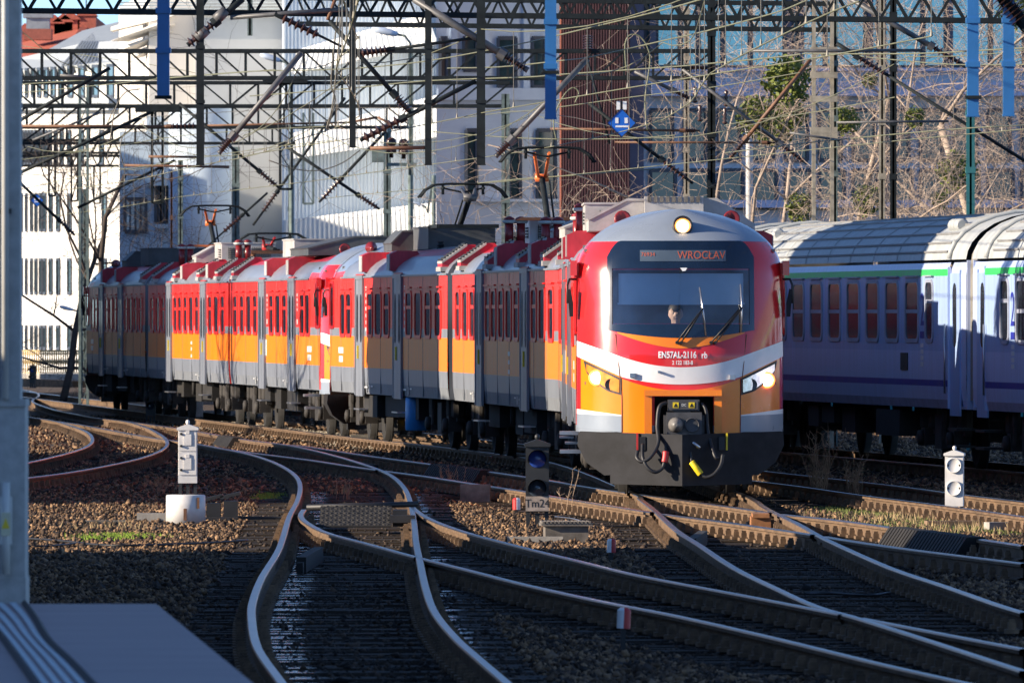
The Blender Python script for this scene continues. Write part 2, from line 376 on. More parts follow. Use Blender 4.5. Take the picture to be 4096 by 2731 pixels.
def wedge(parent, x0, x1, y0, y1, z0, z1, m, flip=1, name='roof_fairing'):
    b = MB(); xs = (x0, lerp(x0, x1, .42), x1) if flip > 0 else (x1, lerp(x1, x0, .42), x0)
    b.prism([(xs[0], z0), (xs[0], lerp(z0, z1, .42)), (xs[1], z1), (xs[2], z1), (xs[2], z0)], y0, y1)
    b.prism([(xs[0] - .02 * flip, lerp(z0, z1, .42)), (xs[1], z1 + .035), (xs[2], z1 + .035), (xs[2], z1), (xs[1], z1), (xs[0], lerp(z0, z1, .42) - .03)], y0 - .02, y1 + .02)
    return fixn(b.build(name, m, parent))
def insulators(parent, x, y, z=3.62, n=2, h=.38):
    for k in range(n):
        b = MB(); xx = x + k * .2
        b.lathe((xx, y, z), (0, 0, 1), [(0, .075), (h, .075)], 10, 0); b.lathe((xx, y, z + h), (0, 0, 1), [(0, .1), (.02, .12), (.05, .12), (.06, .05)], 12, 1); b.lathe((xx, y, z + h + .06), (0, 0, 1), [(0, .1), (.03, .09), (.06, .03)], 12, 0)
        b.build('insulator', [insred, insgrey], parent)
def pantograph(parent, y, raised, m_arm=pantor, z0=3.85):
    b = MB()
    for sx in (-.55, .55): b.bar((sx, y - .7, z0), (sx, y + .7, z0), .07)
    for yy in (-.7, .7): b.bar((-.55, y + yy, z0), (.55, y + yy, z0), .07)
    for sx in (-.5, .5):
        for yy in (-.6, .6): b.lathe((sx, y + yy, 3.66), (0, 0, 1), [(0, .05), (.02, .08), (.06, .05), (.08, .08), (.12, .05), (.15, .06)], 8)
    o = b.build('pantograph', ironrust if not raised else iron, parent)
    zt = raised if raised else z0 + .42
    kz = lerp(z0, zt, .66) if raised else z0 + .12; ky = y + (1.0 if raised else 1.25)
    a = MB()
    a.tube([(0, y - .5, z0 + .05), (0, ky, kz)], .055, 8); a.tube([(.12, y - .3, z0 + .05), (.12, ky - .15, kz - .05)], .018, 6)
    a.build('lower_arm', iron, o)
    u = MB(); ty = y - .1
    for sx in (-1, 1): u.tube([(sx * .06, ky, kz), (sx * .13 - .1, ty, zt - .1)], .03, 8)
    u.lathe((-.12, ky, kz), (1, 0, 0), [(0, .07), (.24, .07)], 10)
    u.build('upper_arm', m_arm, o)
    h = MB()
    for yy in (-.17, .17):
        h.tube([(-.83, ty + yy, zt - .26), (-.72, ty + yy, zt - .12), (-.55, ty + yy, zt - .02), (-.3, ty + yy, zt), (.3, ty + yy, zt), (.55, ty + yy, zt - .02), (.72, ty + yy, zt - .12), (.83, ty + yy, zt - .26)], .024, 6)
    for sx in (-.38, .38): h.bar((sx, ty - .2, zt - .08), (sx, ty + .2, zt - .08), .04); h.bar((sx, ty, zt - .2), (sx, ty, zt), .05)
    h.tube([(-.38, ty, zt - .08), (0, ty, zt - .16), (.38, ty, zt - .08)], .02, 6)
    h.build('contact_bow', iron, o)
    return o

def underframe(parent, y0, y1):
    b = MB(); rnd = random.Random(int(y0 * 10))
    b.box((-.95, y0, .72), (.95, y1, .93))
    y = y0 + .2
    while y < y1 - .8:
        l = rnd.uniform(.8, 2.4)
        for sx in (-1, 1):
            if rnd.random() < .8: a, c = sorted((sx * .75, sx * rnd.uniform(1.15, 1.33))); b.box((a, y, rnd.uniform(.42, .62)), (c, y + l, .9))
        if rnd.random() < .5: b.tube([(-1.2, y + l + .1, .6), (-1.2, y + l + .1, .92)], .05, 6)
        y += l + rnd.uniform(.1, .5)
    return b.build('underfloor_equipment', under, parent)

def markings(parent, sx, items):
    b = MB()
    for y, z, w_, h in items: x0, x1 = sorted((sx * (HW + .001), sx * (HW + .005))); b.box((x0, y - w_ / 2, z - h / 2), (x1, y + w_ / 2, z + h / 2))
    b.build('white_marking', white, parent)
def side_marks(doors):
    it = []
    for d in doors:
        for k in range(7): it.append((d + .98, 2.95 - k * .13, .1 if k % 3 else .16, .07))
        for k in range(4): it.append((d - 1.0, 2.85 - k * .1, .14 - .02 * k, .06))
        it += [(d - 1.0, 2.3, .16, .1), (d + 1.0, 1.06, .5, .03), (d + 1.6, 1.04, .06, .14), (d + 2.0, 1.08, .3, .025)]
    return it

def cab_car(label, group):
    t = thing('train_car', label, 'train car', group=group)
    body_shell(t, 1.0, CARL, 3.2)
    # ---- nose shell with openings for the windscreen and the coupler
    zs = [.86 + .03 * i for i in range(87)] + [3.46 + .025 * i for i in range(17)] + [3.882]
    ths = [R(-90 + 3 * j) for j in range(61)]
    rows = []
    for z in zs:
        wz = nose_w(z); yend = (1.45 if z > 2.4 else lerp(1.02, 1.45, max(0, (z - .86) / 1.54))) + lean(z) * .5
        r_ = [(-wz * (1.412 / 1.4), max(yend, nose_y(wz, z) + .02), z)] + [tuple(nose_pt(wz * math.sin(a), z)) for a in ths] + [(wz * (1.412 / 1.4), max(yend, nose_y(wz, z) + .02), z)]
        rows.append(r_)
    def skip(i, j):
        if j == 0 or j == 61: return 2.2 < (zs[i] + zs[i + 1]) / 2 < 3.1
        x = (rows[i][j][0] + rows[i][j + 1][0]) / 2; z = (zs[i] + zs[i + 1]) / 2
        return (abs(x) < GX - .01 and GZ0 + .01 < z < GZ1 - .01) or (-.38 < x < .41 and z < 1.34)
    b = MB(); b.grid(rows, 0, True, skip, lambda i, j: 1 if zs[i] >= 3.44 or zs[i] < .925 else 0)
    b.build('nose', [rednose, greynose], t)
    d = MB(); al = [R(a) for a in range(2, 179, 4)]
    sec = []
    for k in range(9):
        q = k / 8; e = q * q * (3 - 2 * q); row = []
        for a in al:
            zn = 3.0 + .89 * math.sin(a); yn = .9 + lean(zn)
            row.append((-lerp(1.402, HW, e) * math.cos(a), lerp(yn, 3.25, q), lerp(zn, 3.1 + .632 * math.sin(a), e)))
        sec.append(row)
    d.grid(sec[::-1], 0, True, mf=lambda i, j: 0 if 4 <= j <= 39 else 1); d.build('cab_roof', [greynose, red], t)
    # ---- glazing
    p = MB(); xs = xspan(-.99, .99, 40)
    patch(p, xspan(-.99, -GX, 3), panlo, panhi, .012, 24); patch(p, xspan(GX, .99, 3), panlo, panhi, .012, 24)
    patch(p, xspan(-GX, GX, 40), panlo, C_(GZ0), .012, 5); patch(p, xspan(-GX, GX, 40), C_(GZ1), panhi, .012, 8)
    p.build('windscreen_surround', darkpanel, t)
    g = MB(); patch(g, xspan(-GX, GX, 30), C_(GZ0), C_(GZ1), .004, 12); ws = g.build('windscreen', MAT['screen_glass'], t)
    bl = MB(); patch(bl, xspan(-.89, .9, 20), C_(2.62), C_(3.03), -.1, 4); patch(bl, xspan(-.9, .91, 20), C_(2.6), C_(2.625), -.09, 1); bl.build('sun_blind', blind, t)
    cabn = MB(); cabn.box((-1.3, 2.3, 1.5), (1.3, 2.34, 3.4)); cabn.box((-1.3, .55, 1.5), (1.3, 2.3, 1.54)); cabn.box((-1.34, 1.0, 1.5), (-1.3, 2.3, 2.2)); cabn.box((1.3, 1.0, 1.5), (1.34, 2.3, 2.2)); cabn.box((-1.0, .6, 1.54), (1.0, 1.0, 2.22)); cabn.box((-1.3, 1.0, 3.3), (1.3, 2.3, 3.34))
    cabn.build('cab_interior', cabin, t)
    ds = MB(); patch(ds, xspan(-.55, .605, 12), C_(3.165), C_(3.315), .018, 3); dsp = ds.build('destination_display', MAT['display'], t)
    cm = MB(); cm.add([nose_pt(x, z, .02) for x, z in ((-.01, 3.075), (.085, 3.075), (.06, 3.035), (.02, 3.03))], [(0, 3, 2, 1)]); cm.build('camera', white, t)
    # ---- paint zones
    z_ = MB(); lip_lo = lambda x: 1.99 + .21 * (abs(x) / .87) ** 1.7
    patch(z_, xspan(-.86, .86, 30), lip_lo, lambda x: max(lip_lo(x), panlo(x)), .006, 5)
    rec = lambda x: 1.423 + .16 * (x / .8) ** 2
    patch(z_, xspan(-.795, -.4, 8), C_(.81), rec, .006, 12); patch(z_, xspan(.44, .795, 8), C_(.81), rec, .006, 12); patch(z_, xspan(-.4, .44, 14), C_(1.35), rec, .006, 4)
    s0 = lambda x: 1.09 + max(0, abs(x) - .8) * .13; s1 = lambda x: 1.078 + max(0, abs(x) - .8) * .04
    for sx in (-1, 1): patch(z_, xspan(*sorted((sx * .806, sx * 1.345)), 14), s0, wbot, .006, 8)
    z_.build('orange_panel', orangenose, t)
    wv = MB()
    patch(wv, xspan(-1.396, 1.396, 60), wbot, wtop, .007, 6)
    for sx in (-1, 1): patch(wv, xspan(*sorted((sx * .806, sx * 1.396)), 14), s1, s0, .007, 2)
    wv.build('white_stripe', white, t)
    gl = MB(); g0 = lambda x: .856 + max(0, abs(x) - .8) * .09
    for sx in (-1, 1): patch(gl, xspan(*sorted((sx * .806, sx * 1.396)), 14), g0, s1, .007, 5)
    gl.build('grey_skirt', greynose, t)
    fr = MB()
    for x in (-.45, .495): fr.prism([(x - .05, .81), (x + .05, .81), (x + .05, 1.43), (x - .05, 1.43)], nose_y(x, 1.2) - .06, nose_y(x, 1.2) + .3)
    fr.prism([(-.5, 1.35), (.545, 1.35), (.545, 1.43), (-.5, 1.43)], nose_y(0, 1.4) - .075, nose_y(0, 1.4) + .3)
    fixn(fr.build('coupler_surround', orangenose, t))
    sm_ = MB()
    for sx in (-1, 1): sm_.tube([nose_pt(sx * .885, 2.18, .008), nose_pt(sx * .84, 1.75, .01), nose_pt(sx * .8, 1.35, .01), nose_pt(sx * .795, .86, .01)], .006, 4)
    sm_.build('panel_seam', mat('dark_seam', (.2, .05, .02), .6), t)  # thin dark lines along the joints of the nose panels
    # ---- headlights
    for sx in (-1, 1):
        hx = [.8, .987, 1.176, 1.27, 1.305]; hz = [1.356, 1.41, 1.545, 1.666, 1.822]
        hl = lambda x: interp(abs(x), hx, hz); hh = lambda x: 1.585 + (abs(x) - .81) * .491
        b = MB(); patch(b, xspan(*sorted((sx * .802, sx * 1.302)), 16), hl, hh, .012, 6); h = b.build('headlight', black, t)
        i0 = lambda x: hl(x) + .03 + .03 * max(0, abs(x) - 1.1); i1 = lambda x: max(i0(x), hh(x) - .03)
        b = MB(); patch(b, xspan(*sorted((sx * .83, sx * 1.265)), 16), i0, i1, .018, 6); b.build('reflector', chrome if sx > 0 else MAT['orange_reflection_chrome'], h)  # left reflector: the reflection of the orange body is painted into its colour
        lx, lz = (1.118, 1.592) if sx < 0 else (1.147, 1.56)
        q = nose_pt(sx * lx, lz, .03); b = MB(); b.lathe(q + Vector((0, .03, 0)), (0, -1, 0), [(0, .112), (.03, .112), (.035, .1)], 20); b.build('lamp_rim', MAT['lampwarm' if False else 'lit_lamp_rim'] if True else chrome, h)
        b = MB(); b.lathe(q + Vector((0, -.0, 0)), (0, -1, 0), [(0, .088), (.012, .083), (.03, .045), (.036, .005)], 20); b.build('lamp', lamp, h)
        q = nose_pt(sx * .94, 1.5, .02); b = MB(); b.lathe(q + Vector((0, .02, 0)), (0, -1, 0), [(0, .083), (.02, .083), (.012, .07), (.0, .0)], 18); b.build('marker_lamp', MAT['dark_lens'], h)
    q = nose_pt(.03, 3.63, .0); nrm = Vector((0, -1, .25)).normalized()
    b = MB(); b.lathe(q - nrm * .12, nrm, [(0, .14), (.24, .135), (.24, .11), (.16, .105)], 24); hl_ = b.build('top_headlight', black, t)
    b = MB(); b.lathe(q + nrm * .06, nrm, [(0, .106), (.02, .106)], 20); b.build('lamp_rim', lampwarm, hl_)
    b = MB(); b.lathe(q + nrm * .075, nrm, [(0, .088), (.02, .075), (.03, .02)], 20); b.build('lamp', lamp, hl_)
    # ---- wipers, bolts, mirrors
    for a, c, d0, d1 in (((-.03, 2.07), (.29, 2.52), (.25, 2.81), (.33, 2.16)), ((.43, 2.07), (.81, 2.535), (.795, 2.85), (.8, 2.2))):
        b = MB()
        for o_ in (-.03, .03): b.tube([nose_pt(a[0] + o_, a[1], .05), nose_pt(lerp(a[0], c[0], .5) + o_ * .6, lerp(a[1], c[1], .5), .07), nose_pt(*c, .05)], .011, 6)
        for o_ in (-.03, .03): b.lathe(nose_pt(a[0] + o_, a[1], .0), (0, -1, 0), [(0, .025), (.07, .02)], 8)
        wp = b.build('wiper', black, t)
        b = MB(); b.tube([nose_pt(*d0, .035), nose_pt(*c, .04), nose_pt(*d1, .035)], .012, 6); b.build('wiper_blade', steel, wp)
    for x, z, s in ((-.66, 1.625, .035), (.695, 1.6, .035), (-.305, 1.675, .016)):
        q = nose_pt(x, z); b = MB(); b.box((q.x - s, q.y - .07, q.z - s * .9), (q.x + s, q.y + .02, q.z + s * .9)); b.build('grab_bracket', steel, t)
    for sx in (-1, 1):
        b = MB(); b.tube([(sx * 1.41, .95, 2.93), (sx * 1.5, .9, 2.93), (sx * 1.53, .86, 2.85), (sx * 1.53, .86, 2.6)], .018, 6); m_ = b.build('mirror', black, t)
        b = MB(); b.prism([(sx * 1.45, 2.42), (sx * 1.5, 2.42), (sx * 1.53, 2.78), (sx * 1.49, 2.8), (sx * 1.45, 2.6)], .78, .92); fixn(b.build('mirror_head', plowm, m_))
        b = MB(); b.box((min(sx * 1.4, sx * 1.49), .85, 2.98), (max(sx * 1.4, sx * 1.49), 1.0, 3.18)); b.build('marker_light_housing', rednose, t)
    # ---- coupler and hoses
    rc = MB(); rc.box((-.6, .95, .8), (.65, 1.0, 1.45)); rc.box((-.41, .2, .8), (-.39, .96, 1.36)); rc.box((.43, .2, .8), (.45, .96, 1.36)); rc.box((-.6, .2, 1.36), (.65, .96, 1.38)); rc.build('coupler_recess', black, t)
    c = MB(); c.box((-.2, -.22, .82), (.27, .6, 1.13)); c.box((-.24, -.1, .84), (.31, .1, 1.09)); c.box((-.36, -.16, .8), (-.02, .1, .83))
    c.lathe((-.08, -.2, .96), (0, -1, 0), [(0, .11), (.1, .09), (.2, .05), (.22, .02)], 16, 1); c.lathe((.14, -.235, .96), (0, -1, 0), [(0, .1), (.02, .1), (.02, .085), (-.05, .08), (-.06, 0)], 16, 0)
    c.box((-.185, -.14, 1.15), (.24, .3, 1.3)); c.box((-.165, -.16, 1.17), (.22, .3, 1.28)); c.box((-.1, -.1, 1.1), (.12, .2, 1.15))
    cp = c.build('coupler', [mat('coupler_iron', (.065, .065, .07), .5, var=.3, scale=6), mat('coupler_cone', (.16, .15, .14), .45, var=.3, scale=6)], t)
    y_ = MB()
    for x in (-.08, .135): y_.box((x - .04, -.166, 1.19), (x + .04, -.161, 1.265))
    y_.build('warning_sticker', yellow, cp)
    tri = MB()
    for x in (-.08, .135): tri.add([(x - .03, -.169, 1.2), (x + .03, -.169, 1.2), (x, -.169, 1.255)], [(0, 1, 2)])
    tri.build('warning_triangle', black, cp)
    text_on('DC', .045, lambda a, b_: (.03 + a, -.168, 1.228 + b_), 'lettering', white, cp)
    def hose(pts, r=.022, m_=black, nm='hose'): h = MB(); h.tube(smooth([(x, y - .17 * max(0, min(1, (.85 - z) * 4)), z) for x, y, z in pts], 8), r, 8); return h.build(nm, m_, t)
    hose([(-.2, -.1, 1.26), (-.3, -.15, 1.2), (-.33, -.2, .95), (-.32, -.28, .72), (-.42, -.3, .54), (-.54, -.3, .47), (-.61, -.26, .52), (-.6, -.2, .61)], .027)
    hose([(-.53, -.2, .7), (-.53, -.28, .52), (-.46, -.33, .38), (-.36, -.33, .33), (-.27, -.3, .38), (-.24, -.28, .46)], .025)
    hose([(-.22, -.15, .8), (-.22, -.2, .7), (-.215, -.22, .6)], .02)
    hose([(.12, -.15, .76), (.11, -.2, .62), (.13, -.25, .46)], .02)
    hose([(.27, -.1, 1.25), (.33, -.15, 1.15), (.36, -.18, .85), (.44, -.22, .55), (.5, -.2, .5)], .024)
    hose([(.25, -.28, .3), (.33, -.3, .26), (.43, -.3, .3), (.52, -.26, .42), (.55, -.2, .56)], .025)
    hose([(-.24, -.28, .46), (-.225, -.27, .53), (-.22, -.25, .6)], .045, redw, 'red_hose_cock')
    hose([(.13, -.25, .46), (.19, -.28, .38), (.25, -.28, .3)], .045, yellow, 'yellow_hose_cock')
    b = MB(); b.tube([(.05, -.3, .8), (.24, -.4, .65)], .022, 8); b.build('uncoupling_handle', steel, t)
    for x, m_ in ((-.53, redw), (.54, yellow)):
        b = MB(); b.box((x - .04, -.2, .62), (x + .04, -.05, .8), 0); b.bar((x + .07 * (1 if x > 0 else -1), -.15, .85), (x + .07 * (1 if x > 0 else -1), -.15, .62), .025, .025, 1); b.build('hose_tap', [black, m_], t)
    pl = MB()
    for sx in (-1, 1):
        P = [(0, .83), (0, .28), (.98, .28), (1.04, .275), (1.285, .45), (1.4, .68), (1.39, .84), (1.36, .87)]
        fr_ = [(sx * x, -.45 + .55 * x, z) for x, z in P]; bk = [(x, y + .04, z) for x, y, z in fr_]; n = len(P)
        pl.add(fr_ + bk, [list(range(n)), list(range(2 * n - 1, n - 1, -1))] + [(i, (i + 1) % n, (i + 1) % n + n, i + n) for i in range(n)])
        lo = [(sx * x, -.47 + .55 * x, z) for x, z in ((.0, .285), (.0, .14), (.96, .16), (.96, .285))]; bk = [(x, y + .06, z) for x, y, z in lo]
        pl.add(lo + bk, [(0, 1, 2, 3), (7, 6, 5, 4), (0, 1, 5, 4), (1, 2, 6, 5), (2, 3, 7, 6), (3, 0, 4, 7)])
    fixn(pl.build('snow_plough', plowm, t))
    b = MB()
    for sx in (-1,):
        for z in (.55, .8): b.box((min(sx * 1.3, sx * 1.62), 1.2 + z, z), (max(sx * 1.3, sx * 1.62), 1.5 + z, z + .05))
    b.build('cab_step', steel, t)
    # ---- sides
    ds_ = (CARL - 7.8, CARL - 14.4)
    for sx in (-1, 1):
        for i, yy in enumerate((1.4, 3.0, 4.6, 6.1, 9.8, 11.25, 12.7, 16.5, 17.6)):
            window(t, sx, CARL - yy, .82 if i not in (2, 5) else .95, bar_z=None if i in (2, 5, 8) else 2.58)
        for dy in ds_: door(t, sx, dy)
        window(t, sx, 1.4, .66, z0=2.23, z1=3.06, frame=rednose, glass=MAT['screen_glass'], fname='cab_window', rad=.06)
        markings(t, sx, side_marks(ds_) + [(3.1, 1.75, .9, .12), (3.1, 1.58, .7, .12), (12.5, 1.75, .3, .34)])
        vent(t, sx, CARL - .9, True); vent(t, sx, 7.2, False); vent(t, sx, 12.0, False)
    bogie(t, 4.0); bogie(t, CARL - 3.2); underframe(t, 6.2, CARL - 5.4)
    b = MB(); b.box((-.75, CARL, 1.0), (.75, CARL + .32, 3.2)); b.build('gangway', black, t)
    for sx in (-1, 1):
        h = MB(); h.lathe((sx * .75, 2.6, 3.75), (0, -1, .1), [(-.1, .03), (0, .05), (.12, .12), (.13, .1), (.05, .0)], 14); h.build('horn', insred, t)
    return t

def mid_car(label, group):
    t = thing('train_car', label, 'train car', group=group)
    body_shell(t, .0, CARL, 0.0)
    fr = MB(); pts = [(-1.37, .93), (-HW, 1.4), (-HW, 3.1)] + [(-HW * math.cos(R(a)), 3.1 + .63 * math.sin(R(a))) for a in range(10, 171, 10)] + [(HW, 3.1), (HW, 1.4), (1.37, .93)]
    fr.prism(pts, -.02, .0); fixn(fr.build('end_wall', [red], t))
    ds_ = (6.0, 15.0)
    for sx in (-1, 1):
        for i, yy in enumerate((1.3, 2.9, 4.4, 7.7, 9.2, 10.7, 12.2, 13.4, 16.7, 18.2, 19.8)):
            window(t, sx, yy, .82 if i not in (1, 4, 9) else .95, bar_z=None if i in (1, 4, 9) else 2.58)
        for dy in ds_: door(t, sx, dy)
        markings(t, sx, side_marks(ds_) + [(9.2, 1.8, .35, .07), (9.2, 1.66, .25, .07), (9.2, 1.5, .3, .07)])
        for yy in (2.6, 7.2, 13.5, 19.2): vent(t, sx, yy, True)
        for yy in (4.6, 11.2): vent(t, sx, yy, False)
    bogie(t, 3.0); bogie(t, CARL - 3.0); underframe(t, 5.2, CARL - 5.2)
    b = MB(); b.box((-.75, CARL, 1.0), (.75, CARL + .32, 3.2)); b.build('gangway', black, t)
    return t

def extra_mats():
    m = bpy.data.materials.new('screen_glass'); m.use_nodes = True; t = m.node_tree; t.nodes.remove(t.nodes['Principled BSDF'])
    out = t.nodes['Material Output']; tr = t.nodes.new('ShaderNodeBsdfTransparent'); tr.inputs[0].default_value = (.86, .91, .95, 1)
    gs = t.nodes.new('ShaderNodeBsdfGlossy'); gs.inputs['Roughness'].default_value = .03
    mx = t.nodes.new('ShaderNodeMixShader'); fn = t.nodes.new('ShaderNodeFresnel'); fn.inputs[0].default_value = 1.5
    nz = t.nodes.new('ShaderNodeTexNoise'); nz.inputs['Scale'].default_value = 3; ma = t.nodes.new('ShaderNodeMath'); ma.operation = 'MULTIPLY_ADD'; ma.inputs[1].default_value = .22
    t.links.new(nz.outputs[0], ma.inputs[0]); t.links.new(fn.outputs[0], ma.inputs[2])
    t.links.new(ma.outputs[0], mx.inputs[0]); t.links.new(tr.outputs[0], mx.inputs[1]); t.links.new(gs.outputs[0], mx.inputs[2]); t.links.new(mx.outputs[0], out.inputs[0]); MAT['screen_glass'] = m
    mat('display', (.07, .1, .14), .35, var=.1); mat('orange_reflection_chrome', (.7, .22, .02), .3, .2, var=.25, scale=8); mat('dark_lens', (.1, .095, .1), .3, var=.3, scale=60)
extra_mats()

PL = [(.88, 136), (.73, 157.5), (-1.09, 178.9), (-3.73, 200.3), (-6.25, 221.6), (-8.83, 243.0), (-11.25, 264.3)]
TG = 'cars of the red and orange train'
def seat(i):
    a, b = Vector((*PL[i], 0)), Vector((*PL[i + 1], 0)); d = (b - a).normalized(); n = Vector((d.y, -d.x, 0)); return a + n * HW, b + n * HW, math.atan2(-d.x, d.y)
c1 = cab_car('leading train car with lit headlights and orange front facing the viewer', TG)
a, b, rz = seat(0); c1.location = a; c1.rotation_euler = (0, 0, rz)
c4 = dup(c1); a, b, rz = seat(3); c4.location = a; c4.rotation_euler = (0, 0, rz); c4['label'] = 'cab car of the farther half, its rounded red nose meeting another at mid train'
c3 = dup(c1); a, b, rz = seat(2); c3.location = b; c3.rotation_euler = (0, 0, rz + math.pi); c3['label'] = 'red cab car with rounded nose at mid train, coupled just ahead of the farther nose'
c6 = dup(c1); a, b, rz = seat(5); c6.location = b; c6.rotation_euler = (0, 0, rz + math.pi); c6['label'] = 'last car at the far end of the red and orange train, in shade'
c2 = mid_car('red and orange middle car directly behind the leading car, raised orange pantograph', TG)
a, b, rz = seat(1); c2.location = a; c2.rotation_euler = (0, 0, rz)
c5 = dup(c2); a, b, rz = seat(4); c5.location = a; c5.rotation_euler = (0, 0, rz); c5['label'] = 'red and orange middle car with a lowered pantograph and dappled tree shade'
# lettering of the leading car
fn = lambda cx, cz, off: (lambda x, y: nose_pt(cx + x, cz + y, off))
text_on('EN57AL-2116', .118, fn(-.055, 1.9, .014), 'lettering', white, c1, .76, .0035); text_on('rb', .118, fn(.31, 1.895, .014), 'lettering', white, c1, .76, .0035)
text_on('2 122 183-8', .074, fn(.015, 1.796, .014), 'lettering', white, c1, .78, .002)
text_on('WROCŁAV', .15, fn(.275, 3.243, .024), 'display_lettering', led, c1, .87)
text_on('76934', .075, fn(-.44, 3.255, .024), 'display_lettering', led, c1, 1.0)
# roof equipment, car by car
wedge(c1, -1.18, .1, 5.0, 8.0, 3.62, 4.04, boxgrey); b = MB(); b.prism([(-.2, 3.62), (-.2, 4.08), (.62, 4.08), (1.15, 3.72), (1.15, 3.62)], 5.0, 8.0); b.box((-.4, 4.7, 3.7), (.42, 4.99, 4.1)); fixn(b.build('roof_fairing', boxgrey, c1))
g = MB()
for k in range(9): g.box((-.36 + k * .085, 4.68, 4.02), (-.31 + k * .085, 4.71, 4.1))
g.build('louvre_grille', concdk, c1)
roof_box(c1, -1.15, .6, 10.5, 13.0, 3.66, 4.05, boxgrey); insulators(c1, -1.15, 15.6); insulators(c1, -1.1, 18.0)
wedge(c2, -1.2, .5, 1.2, 2.2, 3.66, 4.05, boxgrey); roof_box(c2, -.62, .62, 2.4, 4.6, 3.66, 4.08, boxgrey); insulators(c2, -1.05, .7, 3.55)
pantograph(c2, 18.0, 5.36); roof_box(c2, -.6, .6, 14.6, 16.4, 3.66, 4.06, white); insulators(c2, -.95, 7.5, 3.55); wedge(c2, -.75, .5, 8.4, 9.2, 3.68, 4.05, boxgrey); insulators(c2, -1.0, 14.0)
b = MB(); b.prism([(-.9, 4.05), (-.8, 4.1), (.8, 4.1), (.9, 4.05)], 13.8, 14.5); b.build('busbar_cover', pantor, c2)
roof_box(c3, -.65, .62, 8.7, 11.2, 3.68, 4.08, boxdark); wedge(c3, .5, 1.0, 7.0, 8.4, 3.66, 4.02, boxdark, -1); pantograph(c3, 11.6, 4.9, irongrey, 4.1)
roof_box(c4, -1.1, 1.0, 9.5, 12.0, 3.66, 4.0, boxgrey, False); wedge(c4, -1.2, 1.1, 5.5, 9.3, 3.66, 4.02, boxdark)
insulators(c5, -.9, 3.0); pantograph(c5, 4.4, 0, m_arm=redw); pantograph(c5, 19.0, 5.05); roof_box(c5, -.62, .62, 10.2, 12.0, 3.66, 4.08, boxgrey); wedge(c5, -1.0, .0, 12.6, 13.6, 3.66, 4.02, boxgrey); insulators(c5, -.95, 17.0)
b = MB(); b.prism([(-.9, 4.05), (-.8, 4.1), (.8, 4.1), (.9, 4.05)], 17.0, 17.9); b.build('busbar_cover', pantor, c5)
roof_box(c6, -.7, .75, 11.0, 13.5, 3.68, 4.08, boxdark); wedge(c6, .45, 1.0, 8.0, 9.5, 3.66, 4.02, boxdark, -1)
b = MB(); b.lathe((-1.15, 5.0, .3), (0, 0, 1), [(0, .2), (.02, .22), (.6, .22), (.62, .2)], 14); b.build('blue_tank', bluebox, c3, (2.3, 9, 0))

# ---------------------------------------------------------------- the driver behind the windscreen
def person(name, label, loc, rz):
    t = thing(name, label, 'person', loc, rz)
    J = [((0, 0, .0), .15), ((0, 0, .22), .14), ((0, -.02, .42), .15), ((0, -.02, .53), .06), ((0, -.04, .6), .055), ((0, -.06, .68), .085), ((0, -.06, .77), .09), ((0, -.05, .83), .06),
         ((-.19, -.01, .46), .065), ((-.25, -.12, .24), .05), ((-.2, -.36, .2), .04), ((-.19, -.44, .2), .03), ((.19, -.01, .46), .065), ((.25, -.12, .24), .05), ((.2, -.36, .2), .04), ((.19, -.44, .2), .03),
         ((-.1, -.2, -.02), .095), ((-.11, -.45, -.03), .075), ((-.11, -.47, -.4), .055), ((-.11, -.6, -.44), .045), ((.1, -.2, -.02), .095), ((.11, -.45, -.03), .075), ((.11, -.47, -.4), .055), ((.11, -.6, -.44), .045)]
    E = [(0, 1), (1, 2), (2, 3), (3, 4), (4, 5), (5, 6), (6, 7), (2, 8), (8, 9), (9, 10), (10, 11), (2, 12), (12, 13), (13, 14), (14, 15), (0, 16), (16, 17), (17, 18), (18, 19), (0, 20), (20, 21), (21, 22), (22, 23)]
    for s, h in ((-.19, 11), (.19, 15)):
        for k in range(5):
            a = len(J); dx = (k - 2) * .018; L = (.05, .075, .08, .075, .06)[k]
            J.append(((s + dx * 1.2, -.5 - L * .3, .2), .01)); J.append(((s + dx * 1.4, -.5 - L, .185), .008)); E += [(h, a), (a, a + 1)]
    J.append(((0, -.165, .69), .018)); E.append((5, len(J) - 1))            # nose
    for sx in (-1, 1): J.append(((sx * .1, -.05, .69), .02)); E.append((5, len(J) - 1))   # ears
    me = bpy.data.meshes.new('figure'); me.from_pydata([j[0] for j in J], E, [])
    o = put('figure', me, t); m = o.modifiers.new('skin', 'SKIN'); s2 = o.modifiers.new('sub', 'SUBSURF'); s2.levels = s2.render_levels = 1
    for v, j in zip(me.skin_vertices[0].data, J): v.radius = (j[1], j[1])
    me.skin_vertices[0].data[0].use_root = True
    me.materials.append(mat('skin', (.6, .38, .29), .5, var=.08))
    b = MB(); b.lathe((0, 0, -.1), (0, -.03, 1), [(0, .17), (.3, .19), (.5, .2), (.58, .16), (.64, .075)], 14); b.build('shirt', mat('pale_shirt', (.42, .42, .44), .8, var=.1), t)
    b = MB(); b.lathe((0, -.045, .72), (0, .15, 1), [(-.01, .1), (.04, .106), (.09, .09), (.125, .05), (.135, .005)], 14); b.build('hair', mat('dark_hair', (.03, .022, .018), .6), t)
    f = MB()
    for sx in (-1, 1): f.lathe((sx * .035, -.138, .705), (0, -1, 0), [(0, .013), (.008, .006)], 8)
    f.box((-.028, -.146, .628), (.028, -.136, .637)); f.build('face_features', mat('eye_dark', (.05, .02, .02), .5), t)
    return t
a, b, rz = seat(0)
person('person', 'train driver in a pale shirt seated behind the windscreen', c1.matrix_basis @ Vector((-.03, 1.0, 1.86)) if False else (a + Vector((-.05, 1.72, 1.76))), rz)
